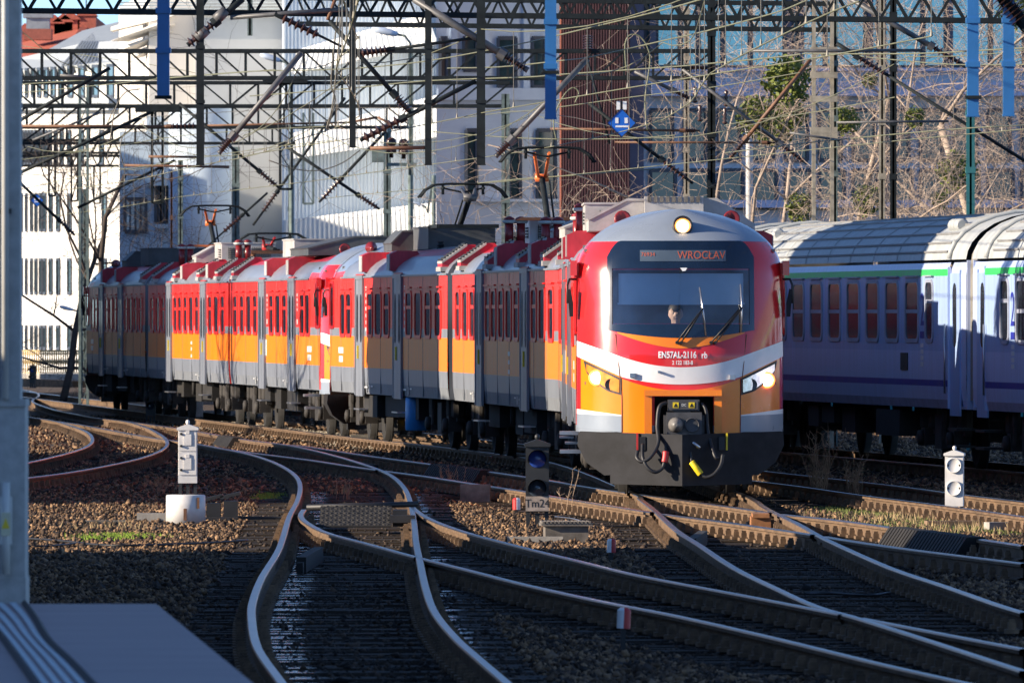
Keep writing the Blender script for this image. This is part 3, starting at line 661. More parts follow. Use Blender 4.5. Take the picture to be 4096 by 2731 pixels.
st = MB(); st.box((-.28, 1.62, 1.55), (.18, 2.0, 1.66)); st.box((-.26, 1.96, 1.66), (.16, 2.06, 2.3)); st.build('driver_seat', black, c1)
# ---------------------------------------------------------------- the white and violet coaches on the right
lav = mat('lavender_paint', (0.31, 0.43, 0.68), 0.4, var=0.12, scale=1.4, stretch=ST, coat=0.1)
lav2 = mat('pale_lavender_band', (0.45, 0.53, 0.76), 0.4, var=0.1, scale=1.4, stretch=ST, coat=0.1)
navy = mat('navy_stripe', (0.02, 0.03, 0.3), 0.4)
green = mat('green_stripe', (0.04, 0.62, 0.1), 0.4, var=0.1)
silver = mat('silver_roof', (0.38, 0.4, 0.4), 0.5, var=0.15, scale=1.2, stretch=(1, 3, .6))
silverdk = mat('silver_roof_seam', (0.2, 0.2, 0.2), 0.6)
framegrey = mat('window_frame_grey', (0.3, 0.33, 0.42), 0.4)
cglass = mat('coach_window_glass', (0.012, 0.018, 0.03), 0.1, var=0.4, spec=0.2, rvar=0.03)
teal = mat('teal_paint', (0.05, 0.5, 0.55), 0.4)
CH = (28.2, .1339)
cdir = Vector((-CH[1], 1, 0)).normalized(); crz = math.atan2(-cdir.x, cdir.y); cn = Vector((cdir.y, -cdir.x, 0))
def cpos(d): return Vector((CH[0] - CH[1] * d, d, 0)) + cn * HW
def coach(label, y0d, flip):
    t = thing('passenger_coach', label, 'train coach', group='white and violet coaches')
    LN = 24.2; b = MB()
    prof = [(1.36, .96), (1.39, 1.1), (1.41, 1.31), (1.41, 1.41), (1.41, 1.87), (1.41, 3.06), (1.40, 3.17), (1.36, 3.27)]; mm = [4, 1, 2, 1, 0, 3, 1]
    for sx in (-1, 1):
        for k in range(len(prof) - 1):
            rows = [[(sx * x, yy, z) for yy in (1.4, 8, 16, LN - 1.4)] for x, z in (prof[k], prof[k + 1])]
            b.grid(rows if sx < 0 else rows[::-1], mm[k], False)
        for ya, yb in ((.06, 1.4), (LN - 1.4, LN - .06)):   # recessed vestibule ends
            for k in range(len(prof) - 1):
                rows = [[(sx * (x - .05), yy, z) for yy in (ya, yb)] for x, z in (prof[k], prof[k + 1])]
                b.grid(rows if sx < 0 else rows[::-1], 1, False)
            e = yb if ya < 1 else ya
            b.add([(sx * 1.36, e, .96), (sx * 1.42, e, .96), (sx * 1.42, e, 3.2), (sx * 1.36, e, 3.2)], [(0, 1, 2, 3)], 1)
    for yy in (.05, LN - .05): b.box((-1.35, yy - .02, .96), (1.35, yy + .02, 3.3), 1)
    b.box((-1.35, .05, .96), (1.35, LN - .05, 1.0), 4)
    b.build('body', [lav, lav2, navy, green, mat('coach_sill', (.3, .31, .42), .5, var=.2)], t)
    r = MB(); A = [R(a) for a in (4, 12, 22, 34, 48, 62, 76, 90, 104, 118, 132, 146, 158, 168, 176)]
    rows = [[(-1.37 * math.cos(a), yy, 3.24 + .83 * math.sin(a) ** .9) for yy in (.05, 1.35, 1.75, 8, 16, LN - 1.75, LN - 1.35, LN - .05)] for a in A]
    r.grid(rows[::-1], 0, True)
    for a in A[1:-1]: r.bar((-1.375 * math.cos(a), 1.8, 3.245 + .83 * math.sin(a) ** .9), (-1.375 * math.cos(a), LN - 1.8, 3.245 + .83 * math.sin(a) ** .9), .035, .03, 1)
    for yy in (1.4, LN - 1.4):
        P = [(-1.39 * math.cos(a), yy, 3.25 + .84 * math.sin(a) ** .9) for a in A]; r.tube(P, .05, 6, 0)
    for k in range(1, 9):
        yy = 1.8 + k * 2.3; r.tube([(-1.373 * math.cos(a), yy, 3.242 + .832 * math.sin(a) ** .9) for a in A], .012, 4, 0)
    r.build('roof', [silver, silverdk], t)
    for sx in (-1, 1):
        for k in range(10): window(t, sx, 4.75 + k * 1.9 - .05, 1.15, z0=2.06, z1=2.96, bar_z=2.5, frame=framegrey, glass=cglass)
        window(t, sx, 3.1, .6, z0=2.06, z1=2.96, bar_z=2.66, frame=framegrey, glass=cglass)
        for dy in (1.0, LN - .85):
            dd = MB(); x0, x1 = sorted((sx * 1.355, sx * 1.38)); dd.box((x0, dy - .42, .85), (x1, dy + .42, 3.1)); dd.box((x0, dy - .47, .85), (x1 + .0, dy - .43, 3.15)); o = dd.build('door', lav, t)
            g = MB(); pts = [(.17 * math.cos(R(q)), (2.78 if q < 180 else 2.1) + .17 * math.sin(R(q))) for q in range(0, 360, 30)]; xx = sx * 1.384
            g.add([(xx, dy + p, z) for p, z in pts], [list(range(12))]); g.build('pane', glassd, o)
            h = MB(); h.tube([(sx * 1.45, dy + .5, 1.2), (sx * 1.45, dy + .5, 2.3)], .018, 6); h.build('handrail', steel, o)
            s_ = MB()
            for z in (.35, .62): x0, x1 = sorted((sx * 1.1, sx * 1.42)); s_.box((x0, dy - .4, z), (x1, dy + .4, z + .04))
            s_.build('step', under2, o)
        vs, fs = text_mesh('2', .75); b = MB(); xx = sx * 1.416
        b.add([(xx, 3.75 + sx * x, 2.5 + y_) for x, y_, z in vs], fs); b.build('class_numeral', navy, t)
        b = MB(); x0, x1 = sorted((sx * 1.412, sx * 1.417))
        b.box((x0, 3.6, 2.07), (x1, 3.95, 2.18), 0)
        b.build('navy_block', navy, t)
        b = MB()
        for k in range(4): b.box((x0, 3.66, 1.62 + k * .1), (x1, 3.9, 1.69 + k * .1))
        b.build('white_marking', white, t)
        b = MB(); x0, x1 = sorted((sx * 1.41, sx * 1.425)); b.box((x0, 5.1, 1.55), (x1, 5.75, 1.83)); b.build('access_hatch', black, t)
        b = MB()
        for yy in (4.5, 6.6, 12.5, 18.6): b.box((x0, yy, .9), (x1, yy + .12, .96))
        b.build('jacking_mark', teal, t)
    for yy in (2.9, LN - 2.9):
        v_ = MB(); v_.lathe((-.98, yy + .4, 3.87), (0, -1, 0), [(0, .08), (.04, .11), (.2, .11), (.22, .08), (.26, .08), (.28, .11), (.44, .11), (.46, .08), (.5, .08), (.52, .11), (.75, .11), (.8, .08)], 12); v_.build('roof_ventilator', silver, t)
    bogie(t, 3.6); bogie(t, LN - 3.6); underframe(t, 6.2, LN - 6.2)
    b = MB(); b.box((-.7, -.28, 1.0), (.7, .05, 3.3)); b.build('gangway', black, t)
    b = MB(); hp = [(-1.3 * math.cos(R(a)), 3.2 + .8 * math.sin(R(a)) ** .9) for a in range(0, 181, 12)]; b.prism([(1.3, 1.0)][:0] + hp + [(1.3, 1.1), (-1.3, 1.1)], -.24, .04); fixn(b.build('gangway_hood', mat('gangway_rubber', (.2, .19, .17), .7, var=.2), t))
    for sx in (-1, 1):
        b = MB(); b.lathe((sx * .88, .0, 1.03), (0, -1, 0), [(0, .1), (.3, .1), (.3, .2), (.36, .2), (.38, .02)], 14); b.build('buffer', under, t)
    if flip: q = cpos(y0d); t.location = q; t.rotation_euler = (0, 0, crz + math.pi)
    else: t.location = cpos(y0d); t.rotation_euler = (0, 0, crz)
    return t
k1 = coach('violet and white coach half hidden behind the red train front', 157.7, False)
k2 = dup(k1); k2.location = cpos(157.25); k2.rotation_euler = (0, 0, crz + math.pi); k2['label'] = 'nearer violet and white coach cut off by the picture edge beside the white back-turned signal'
text_on('TE', .2, lambda x, y: Vector((1.362, 1.12 + x, 2.55 + y)), 'lettering', mat('dark_lettering', (.05, .04, .12), .5), k2)
k3 = dup(k1); k3.location = cpos(157.7 + 24.6 * cdir.y); k3['label'] = 'second violet and white coach, its roof just showing beyond the red train'
# ---------------------------------------------------------------- ground, tracks, ballast
def ground_mat():
    m = bpy.data.materials.new('brown_ballast'); m.use_nodes = True; t = m.node_tree; L = t.links.new; b = t.nodes['Principled BSDF']
    tc = t.nodes.new('ShaderNodeTexCoord')
    v = t.nodes.new('ShaderNodeTexVoronoi'); v.inputs['Scale'].default_value = 16; L(tc.outputs['Object'], v.inputs['Vector'])
    n = t.nodes.new('ShaderNodeTexNoise'); n.inputs['Scale'].default_value = .35; n.inputs['Detail'].default_value = 6; L(tc.outputs['Object'], n.inputs['Vector'])
    r1 = t.nodes.new('ShaderNodeValToRGB'); e = r1.color_ramp.elements; e[0].color = (.03, .018, .011, 1); e[1].color = (.13, .08, .048, 1); e[0].position = .25; e[1].position = .8
    mx = t.nodes.new('ShaderNodeMix'); mx.data_type = 'RGBA'; mx.inputs[0].default_value = .45
    L(n.outputs[0], r1.inputs[0]); sp = t.nodes.new('ShaderNodeSeparateColor'); L(v.outputs['Color'], sp.inputs[0])
    r2 = t.nodes.new('ShaderNodeValToRGB'); e = r2.color_ramp.elements; e[0].color = (.02, .012, .008, 1); e[1].color = (.17, .115, .07, 1); L(sp.outputs[0], r2.inputs[0])
    L(r1.outputs[0], mx.inputs[6]); L(r2.outputs[0], mx.inputs[7]); L(mx.outputs[2], b.inputs['Base Color']); b.inputs['Roughness'].default_value = .9
    bp = t.nodes.new('ShaderNodeBump'); bp.inputs['Distance'].default_value = .05; bp.inputs['Strength'].default_value = 1; bp.invert = True
    L(v.outputs['Distance'], bp.inputs['Height']); L(bp.outputs[0], b.inputs['Normal']); return m
def stone_mat(name, cols):
    m = bpy.data.materials.new(name); m.use_nodes = True; t = m.node_tree; L = t.links.new; b = t.nodes['Principled BSDF']
    tc = t.nodes.new('ShaderNodeTexCoord'); v = t.nodes.new('ShaderNodeTexVoronoi'); v.inputs['Scale'].default_value = 9; L(tc.outputs['Object'], v.inputs['Vector'])
    sp = t.nodes.new('ShaderNodeSeparateColor'); L(v.outputs['Color'], sp.inputs[0]); r = t.nodes.new('ShaderNodeValToRGB')
    e = r.color_ramp.elements; e[0].color = (*cols[0], 1); e[1].color = (*cols[-1], 1); e[0].position = .05; e[1].position = .95
    for i, c in enumerate(cols[1:-1]): k = e.new((i + 1) / (len(cols) - 1)); k.color = (*c, 1)
    L(sp.outputs[0], r.inputs[0]); L(r.outputs[0], b.inputs['Base Color']); b.inputs['Roughness'].default_value = .85; return m
GZ = -.21
gm = MB()
gxs = [-700, -200, -60, -25, -12, -6, 0, 6, 12, 25, 60, 200, 700]; gys = [-60, 0, 40, 70, 100, 130, 160, 200, 260, 340, 500, 900, 3000]
gm.grid([[(x, y, GZ) for x in gxs] for y in gys], 0, False)
tag(gm.build('ground', ground_mat()), kind='structure')

# ---- rails, traced in the photograph and laid on the level of the rail heads
PROFILE = [(-.036, -.012), (-.03, 0), (.03, 0), (.036, -.012), (.036, -.04), (.009, -.05), (.009, -.14), (.07, -.155), (.07, -.17), (-.07, -.17), (-.07, -.155), (-.009, -.14), (-.009, -.05), (-.036, -.04)]
def rail_mesh(path):
    b = MB(); n = len(PROFILE); rows = []
    for i, p in enumerate(path):
        d = (path[min(i + 1, len(path) - 1)] - path[max(i - 1, 0)]).normalized(); a = Vector((d.y, -d.x, 0))
        rows.append([p + a * x + Vector((0, 0, z)) for x, z in PROFILE] + [p + a * PROFILE[0][0] + Vector((0, 0, PROFILE[0][1]))])
    b.grid(rows, 0, False, mf=lambda i, j: 0 if j < 3 else 1); return b
def resample(path, step):
    out = [path[0]]; acc = 0
    for a, b in zip(path, path[1:]):
        L = (b - a).length; s = step - acc
        while s <= L: out.append(a + (b - a) * (s / L)); s += step
        acc = (acc + L) % step if L + acc >= step else acc + L
    return out
def at_depth(path, d):
    for a, b in zip(path, path[1:]):
        if (a.y - d) * (b.y - d) <= 0 and a.y != b.y: return a + (b - a) * ((d - a.y) / (b.y - a.y))
    return None
def ext(path, L0=0, L1=0):
    p = list(path)
    if L0: p = [p[0] + (p[0] - p[1]).normalized() * L0] + p
    if L1: p = p + [p[-1] + (p[-1] - p[-2]).normalized() * L1]
    return p
def px(pts): return smooth([G(u, v) for u, v in pts], 5)
rA = px([(215, 1681), (327, 1697), (468, 1723), (608, 1748), (700, 1760), (795, 1774), (973, 1808), (1070, 1836), (1140, 1868), (1187, 1905), (1201, 1947), (1189, 2000), (1156, 2065), (1117, 2187), (1047, 2304), (1011, 2398), (1006, 2468), (1030, 2585), (1131, 2731)])
rB = px([(84, 1554), (145, 1568), (154, 1582), (131, 1596), (140, 1610), (210, 1634), (248, 1643), (374, 1667), (496, 1681), (702, 1709), (842, 1732), (1000, 1758), (1164, 1779), (1327, 1816), (1468, 1858), (1561, 1896), (1617, 1947), (1641, 2003), (1655, 2075), (1664, 2164), (1678, 2234), (1702, 2346), (1739, 2444), (1819, 2543), (1912, 2627), (2034, 2731)])
rC = px([(1215, 2035), (1203, 2058), (1224, 2084), (1304, 2126), (1480, 2174), (1664, 2224), (1880, 2278), (2100, 2334), (2411, 2402), (2701, 2458), (3100, 2548), (3520, 2650), (3900, 2735)])
rD = px([(1640, 2010), (1662, 2036), (1725, 2075), (1865, 2126), (2100, 2188), (2327, 2243), (2561, 2299), (3000, 2382), (3424, 2464), (3800, 2536), (4096, 2592)])
rH = px([(1164, 1777), (1243, 1785), (1421, 1812), (1580, 1834), (1748, 1856), (1968, 1884), (2200, 1918), (2337, 1941), (2490, 1964), (2638, 1984), (2969, 2030), (3135, 2054), (3270, 2068), (3420, 2086), (3611, 2112), (3914, 2152), (4096, 2179)])
rI = px([(879, 1790), (1000, 1807), (1234, 1836), (1398, 1861), (1529, 1879), (1702, 1902), (1889, 1931), (2100, 1962), (2204, 1981), (2357, 2006), (2510, 2030), (2709, 2060), (2867, 2080), (3020, 2101), (3266, 2137), (3420, 2162), (3653, 2195), (4096, 2250)])
rJ = px([(0, 1652), (103, 1664), (215, 1681), (290, 1702), (351, 1727), (370, 1755), (352, 1780), (281, 1807), (103, 1849), (-150, 1898)])
rK0 = [(248, 1643), (374, 1667), (496, 1682), (580, 1704), (650, 1741), (669, 1770), (645, 1798), (561, 1830), (421, 1861), (281, 1886), (103, 1909), (-150, 1938)]
rK = px(rK0)
# the electric train's own track: under the cars, then the traced rails in front of it
ctr = [Vector((*p, 0)) for p in PL]
emu = [seat(i)[0] for i in range(6)] + [seat(5)[1]]; e_dir = (emu[-1] - emu[-2]).normalized(); emu.append(emu[-1] + e_dir * 70); emu = emu[::-1]
def off(path, o):
    out = []
    for i, p in enumerate(path):
        d = (path[min(i + 1, len(path) - 1)] - path[max(i - 1, 0)]).normalized(); out.append(p + Vector((-d.y, d.x, 0)) * -o)
    return out
eL = off(smooth(emu[:-1], 5), .7175); eR = off(smooth(emu[:-1], 5), -.7175)
rE = smooth([p for k, p in enumerate(eL) if k % 4 == 0] + [G(u, v) for u, v in ((2527, 1966), (2561, 1992), (2622, 2040), (2684, 2098), (2724, 2130), (2795, 2174), (2935, 2266), (3100, 2347), (3264, 2420), (3429, 2467), (3653, 2537), (4096, 2680))], 4)
rF = smooth([p for k, p in enumerate(eR) if k % 4 == 0] + [G(u, v) for u, v in ((2944, 1963), (3071, 2033), (3186, 2088), (3270, 2135), (3336, 2168), (3559, 2266), (3779, 2340), (3979, 2410), (4096, 2446))], 4)
if rE[0].x > rF[0].x: pass
rM = ext(px([(3000, 1919), (3206, 1944), (3439, 1977), (3766, 2018), (4096, 2063)]), 60, 25); rN = [p + Vector((1.43, .09, 0)) for p in rM]
cc = [cpos(80), cpos(130), cpos(170), cpos(260)][::-1]
rP = off(resample(cc, 6), .7175); rQ = off(resample(cc, 6), -.7175)

GAPS = []
def crossing(pa, pb):
    for a, c in zip(pa, pa[1:]):
        for p, q in zip(pb, pb[1:]):
            r, s_ = c - a, q - p; den = r.x * s_.y - r.y * s_.x
            if abs(den) < 1e-9: continue
            t = ((p.x - a.x) * s_.y - (p.y - a.y) * s_.x) / den; u = ((p.x - a.x) * r.y - (p.y - a.y) * r.x) / den
            if 0 <= t <= 1 and 0 <= u <= 1: return a + r * t
def cut(path, pts, w_):
    """split a rail at flangeway gaps: pieces of path that stop short of each crossing point"""
    out = [list(path)]
    for c in pts:
        if c is None: continue
        new = []
        for P in out:
            k = min(range(len(P) - 1), key=lambda j: abs((c - P[j]).length + (P[j + 1] - c).length - (P[j + 1] - P[j]).length)); d = (P[k + 1] - P[k]).normalized()
            if abs((c - P[k]).length + (P[k + 1] - c).length - (P[k + 1] - P[k]).length) > .01: new.append(P); continue
            A = [q for q in P[:k + 1] if (q - c).length > w_] + [c - d * w_]; B = [c + d * w_] + [q for q in P[k + 1:] if (q - c).length > w_]; new += [A, B]
        out = new
    return [P for P in out if len(P) > 1]
CUTS = {}
for path, others in ((rC, (rB,)), (rI, (rB, rE, rF)), (rH, (rE, rF)), (rD, (rE,))): CUTS[id(path)] = [crossing(path, o_) for o_ in others]
def track(label, ra, rb, sl_from=None, sl_to=None, step=.62, long_=0.0, cap=300, pairs=None):
    t = thing('railway_track', label, 'railway track', group='railway tracks')
    for r in (ra, rb):
        if r is not None:
            for piece in cut(r, CUTS.get(id(r), []), .5 if r is rI or r is rH or r is rD else .22): rail_mesh(piece).build('rail', [railhead, railside], t)
    pa, pb = pairs or (ra, rb)
    dhi = min(max(p.y for p in pa), max(p.y for p in pb)); dlo = max(min(p.y for p in pa), min(p.y for p in pb))
    c = []
    d = dhi if sl_from is None else min(dhi, sl_from)
    while d > (dlo if sl_to is None else max(dlo, sl_to)):
        a, b = at_depth(pa, d), at_depth(pb, d)
        if a and b: c.append((a + b) / 2)
        d -= .5
    c = resample(c, step)
    sm = sleeper_mesh; fas = MB(); cnt = 0
    for i, p in enumerate(c):
        d = (c[min(i + 1, len(c) - 1)] - c[max(i - 1, 0)]).normalized(); a = math.atan2(-d.x, d.y)
        if cnt < cap and p.y < 215:
            o = put('sleeper', sm[i % 4 + (4 if ra is rA and p.y < 150 else 0)], t, p + Vector((random.uniform(-.05, .05), 0, random.uniform(-.012, .006)))); o.rotation_euler = (0, 0, a + math.pi + random.uniform(-.012, .012)); o.scale = (1 + long_, 1, 1); cnt += 1
        # chairs under both rails
    for r in (ra, rb):
        if r is None: continue
        for i, p in enumerate(resample([q for q in r], step)):
            if not (60 < p.y < 235): continue
            k = min(range(max(0, 0), len(r)), key=lambda j: (r[j] - p).length_squared); d = (r[min(k + 1, len(r) - 1)] - r[max(k - 1, 0)]).normalized(); a = Vector((d.y, -d.x, 0))
            for s in (-1, 1):
                q = p + a * s * .1; M = Matrix.Translation(q) @ Matrix.Rotation(math.atan2(-d.x, d.y), 4, 'Z')
                fas.box((-.055, -.085, -.175), (.055, .085, -.14), 0, M); fas.box((-.035, -.035, -.14), (.03, .035, -.085), 0, M); fas.box((-.03 , -.014, -.085), (.02, .014, -.06), 0, M)
    f = fas.build('rail_fastening', chair, t); f['kind'] = 'stuff'
    return t
oily = bpy.data.materials['oiled_sleeper_timber'].copy(); oily.name = 'greasy_sleeper_timber'; t_ = oily.node_tree; B_ = t_.nodes['Principled BSDF']
for l in list(B_.inputs['Roughness'].links): t_.links.remove(l)
tc_ = t_.nodes.new('ShaderNodeTexCoord'); sx_ = t_.nodes.new('ShaderNodeSeparateXYZ'); t_.links.new(tc_.outputs['Object'], sx_.inputs[0]); nz_ = t_.nodes.new('ShaderNodeTexNoise'); nz_.inputs['Scale'].default_value = 5
rp_ = t_.nodes.new('ShaderNodeValToRGB'); E_ = rp_.color_ramp; E_.interpolation = 'LINEAR'
E_.elements[0].position = 0; E_.elements[0].color = (.85,) * 3 + (1,); E_.elements[1].position = 1; E_.elements[1].color = (.85,) * 3 + (1,)
for p_, v_ in ((.2, .85), (.225, .2), (.34, .16), (.38, .85), (.76, .85), (.79, .2), (.88, .2), (.91, .85)): e_ = E_.elements.new(p_); e_.color = (v_,) * 3 + (1,)
mr_ = t_.nodes.new('ShaderNodeMapRange'); mr_.inputs[1].default_value = -1.3; mr_.inputs[2].default_value = 1.3; t_.links.new(sx_.outputs[0], mr_.inputs[0])
ad_ = t_.nodes.new('ShaderNodeMath'); ad_.operation = 'MULTIPLY_ADD'; ad_.inputs[1].default_value = .16; t_.links.new(nz_.outputs[0], ad_.inputs[0]); sb_ = t_.nodes.new('ShaderNodeMath'); sb_.operation = 'SUBTRACT'; sb_.inputs[1].default_value = .08
t_.links.new(mr_.outputs[0], ad_.inputs[2]); t_.links.new(ad_.outputs[0], sb_.inputs[0]); t_.links.new(sb_.outputs[0], rp_.inputs[0]); t_.links.new(rp_.outputs[0], B_.inputs['Roughness']); B_.inputs['Specular IOR Level'].default_value = .4
sleeper_mesh = []
for k in range(8):
    b = MB(); rr_ = random.Random(k); y1 = .13 + rr_.uniform(-.008, .008)
    top = [(-1.3, -y1), (-.4, -y1 + rr_.uniform(-.01, .01)), (.4, -y1), (1.3, -y1 + .005), (1.3, y1), (.4, y1 + .008), (-.4, y1 - .006), (-1.3, y1)]
    n = 8; b.add([(x, y, -.182 - rr_.uniform(0, .012)) for x, y in top] + [(x, y, -.32) for x, y in top], [list(range(n))] + [(i, i + n, (i + 1) % n + n, (i + 1) % n) for i in range(n)])
    sleeper_mesh.append(b.mesh('sleeper', sleeper if k < 4 else oily))
T1 = track('S-curved track of the left foreground, its shiny rails bending between the two white signals', rA, rB, 225)
T2 = track('diverging turnout track leaving the S-curve towards the lower right corner', rC, rD, 128, None, long_=.25)
T3 = track("red train's own track, running out from under its plough to the lower right", rE, rF, 215)
T4 = track('crossing track in the sunlit band, cutting in front of the red train', rH, rI, 190)
T5 = track('sunlit track behind the right-hand white signal', rM, rN, 200)
T6 = track('tightly hooked curve at far left swinging towards the concrete pole', rJ, rK, 215)
T7 = track('shaded track under the violet coaches', rP, rQ, 215)
T8b = ext(px([(84, 1550), (280, 1573), (421, 1606), (640, 1660)]), 60)
PATHS = [rA, rB, rC, rD, rE, rF, rH, rI, rM, rN, rJ, rK, rP, rQ]
CENT = []
for a_, b_ in ((rA, rB), (rC, rD), (rE, rF), (rH, rI), (rM, rN), (rJ, rK), (rP, rQ)):
    d = 235.0
    while d > 62:
        p, q = at_depth(a_, d), at_depth(b_, d)
        if p and q: CENT.append(((p.x + q.x) / 2, d))
        d -= .5
CENT = np.array(CENT); RAILPTS = np.array([(p.x, p.y) for r in PATHS for p in resample(r, .4)])

# ---- loose stones
def near(pts, q, rad):
    out = np.full(len(q), 1e9)
    order = np.argsort(pts[:, 1]); P = pts[order]; lo = np.searchsorted(P[:, 1], q[:, 1] - rad); hi = np.searchsorted(P[:, 1], q[:, 1] + rad)
    for i in range(len(q)):
        if hi[i] > lo[i]: s = P[lo[i]:hi[i]]; out[i] = np.min((s[:, 0] - q[i, 0]) ** 2 + (s[:, 1] - q[i, 1]) ** 2)
    return np.sqrt(out)
def stones(name, q, size, z0, m, squash=.75):
    n = len(q); base = np.array([(1, 0, 0), (-1, 0, 0), (0, 1, 0), (0, -1, 0), (0, 0, 1), (0, 0, -1)], float)
    fc = np.array([(0, 2, 4), (2, 1, 4), (1, 3, 4), (3, 0, 4), (2, 0, 5), (1, 2, 5), (3, 1, 5), (0, 3, 5)])
    r = size[:, None, None] * (base[None] * rng.uniform(.6, 1.25, (n, 6, 1)) + rng.normal(0, .22, (n, 6, 3)))
    a = rng.uniform(0, 6.28, n); b_ = rng.normal(0, .6, n); ca, sa, cb, sb = np.cos(a), np.sin(a), np.cos(b_), np.sin(b_)
    x, y, z = r[..., 0], r[..., 1], r[..., 2] * squash
    y, z = y * cb[:, None] - z * sb[:, None], y * sb[:, None] + z * cb[:, None]
    x, y = x * ca[:, None] - y * sa[:, None], x * sa[:, None] + y * ca[:, None]
    v = np.stack([x + q[:, 0:1], y + q[:, 1:2], z + z0[:, None]], -1).reshape(-1, 3)
    f = (fc[None] + (np.arange(n) * 6)[:, None, None]).reshape(-1)
    me = bpy.data.meshes.new(name); me.vertices.add(len(v)); me.vertices.foreach_set('co', v.ravel()); me.loops.add(len(f)); me.loops.foreach_set('vertex_index', f)
    nf = n * 8; me.polygons.add(nf); me.polygons.foreach_set('loop_start', np.arange(nf) * 3); me.polygons.foreach_set('loop_total', np.full(nf, 3)); me.materials.append(m); me.update(calc_edges=True); me.validate()
    return tag(put(name, me), kind='stuff')
def field(n, d0, d1, pw=1.0, marg=.4):
    d = d0 * (d1 / d0) ** rng.uniform(0, 1, n); x = rng.uniform(-1, 1, n) * (d * .051 + marg); return np.stack([x, d], -1)
brown = stone_mat('brown_stone', [(.018, .011, .007), (.055, .032, .018), (.13, .074, .037), (.33, .2, .105)])
pale = stone_mat('pale_stone', [(.17, .14, .11), (.3, .26, .2), (.45, .39, .31)])
q = field(115000, 64, 150); dr = near(RAILPTS, q, .3); dc = near(CENT, q, 1.5)
keep = (dr > .1) & ((dc > 1.35) | (rng.uniform(0, 1, len(q)) < .3)); q = q[keep]; dc = dc[keep]
size = rng.uniform(.014, .042, len(q)) * np.where(rng.uniform(0, 1, len(q)) < .03, 1.7, 1); z0 = np.where(dc > 1.35, GZ + .012, GZ + .002) + rng.uniform(-.01, .025, len(q))
oilm = stone_mat('oil_stained_stone', [(.008, .006, .005), (.022, .015, .011), (.05, .032, .02), (.11, .07, .045)]); ink = dc < 1.3
stones('gravel', q[~ink], size[~ink], z0[~ink], brown); stones('oily_gravel', q[ink], size[ink] * .85, z0[ink], oilm)
q = field(26000, 150, 262); dr = near(RAILPTS, q, .3); q = q[dr > .12]
stones('gravel', q, rng.uniform(.03, .07, len(q)), np.full(len(q), GZ + .02), brown)
# pale fresh ballast heaped along the left side of the red train's track
pts = []
for (u, v, n) in ((1010, 1722, 1500), (1090, 1730, 1800), (1170, 1738, 900), (1270, 1752, 2400), (1330, 1757, 1400), (1370, 1765, 700), (900, 1712, 700), (820, 1700, 500), (1480, 1790, 260), (640, 1672, 400)):
    c = G(u, v, GZ); k = rng.normal(0, 1, (n, 2)) * (.28, 3.0); k[:, 0] += -.122 * k[:, 1]; pts.append(np.concatenate([k + (c.x, c.y), (np.exp(-((k[:, 0] + .122 * k[:, 1]) / .35) ** 2) * .14)[:, None]], 1))
pts = np.concatenate(pts); stones('pale_ballast_stones', pts[:, :2], rng.uniform(.03, .06, len(pts)), GZ + pts[:, 2] * rng.uniform(.1, 1, len(pts)), pale)
# moss, dry grass
def grass(name, spots, m, h, n_per, lean_=.4):
    b = MB()
    for (u, v, rx, ry, k) in spots:
        c = G(u, v, GZ)
        for _ in range(int(n_per * k)):
            p = c + Vector((random.gauss(0, rx), random.gauss(0, ry), .005)); hh = h * random.uniform(.4, 1.2); a = random.uniform(0, 6.28); w_ = random.uniform(.006, .012); l = Vector((random.gauss(0, lean_), random.gauss(0, lean_), 1)) * hh
            e = Vector((math.cos(a), math.sin(a), 0)) * w_; b.add([p - e, p + e, p + l], [(0, 1, 2)])
    return tag(b.build(name, m), kind='stuff')
moss = mat('bright_moss', (.2, .3, .035), .9, var=.4, scale=6); straw = mat('dry_straw', (.34, .25, .13), .85, var=.3, scale=6); moss2 = mat('dull_moss', (.14, .17, .045), .9, var=.4, scale=6)
grass('grass', [(460, 2150, .22, .6, 1.6), (400, 2158, .2, .4, 1), (540, 2150, .2, .4, 1), (1075, 1985, .1, .8, .7), (1060, 1995, .08, .6, .5)], moss, .05, 900)
grass('grass', [(3440, 2060, .25, 1.2, 1.5), (3600, 2095, .35, 1.6, 2), (3750, 2110, .3, 1.4, 1.6), (3330, 2040, .15, .7, .7), (3900, 2130, .3, 1.2, 1)], moss2, .05, 800)
grass('straw', [(3410, 2025, .12, .5, 1), (3560, 2085, .4, 1.5, 1.2), (3800, 2125, .4, 1.5, 1), (640, 1945, .12, .6, .25), (430, 2120, .3, .6, .35), (1800, 1960, .12, .6, .35), (1690, 1950, .1, .5, .2), (1370, 1975, .1, .5, .2)], straw, .13, 300, .25)
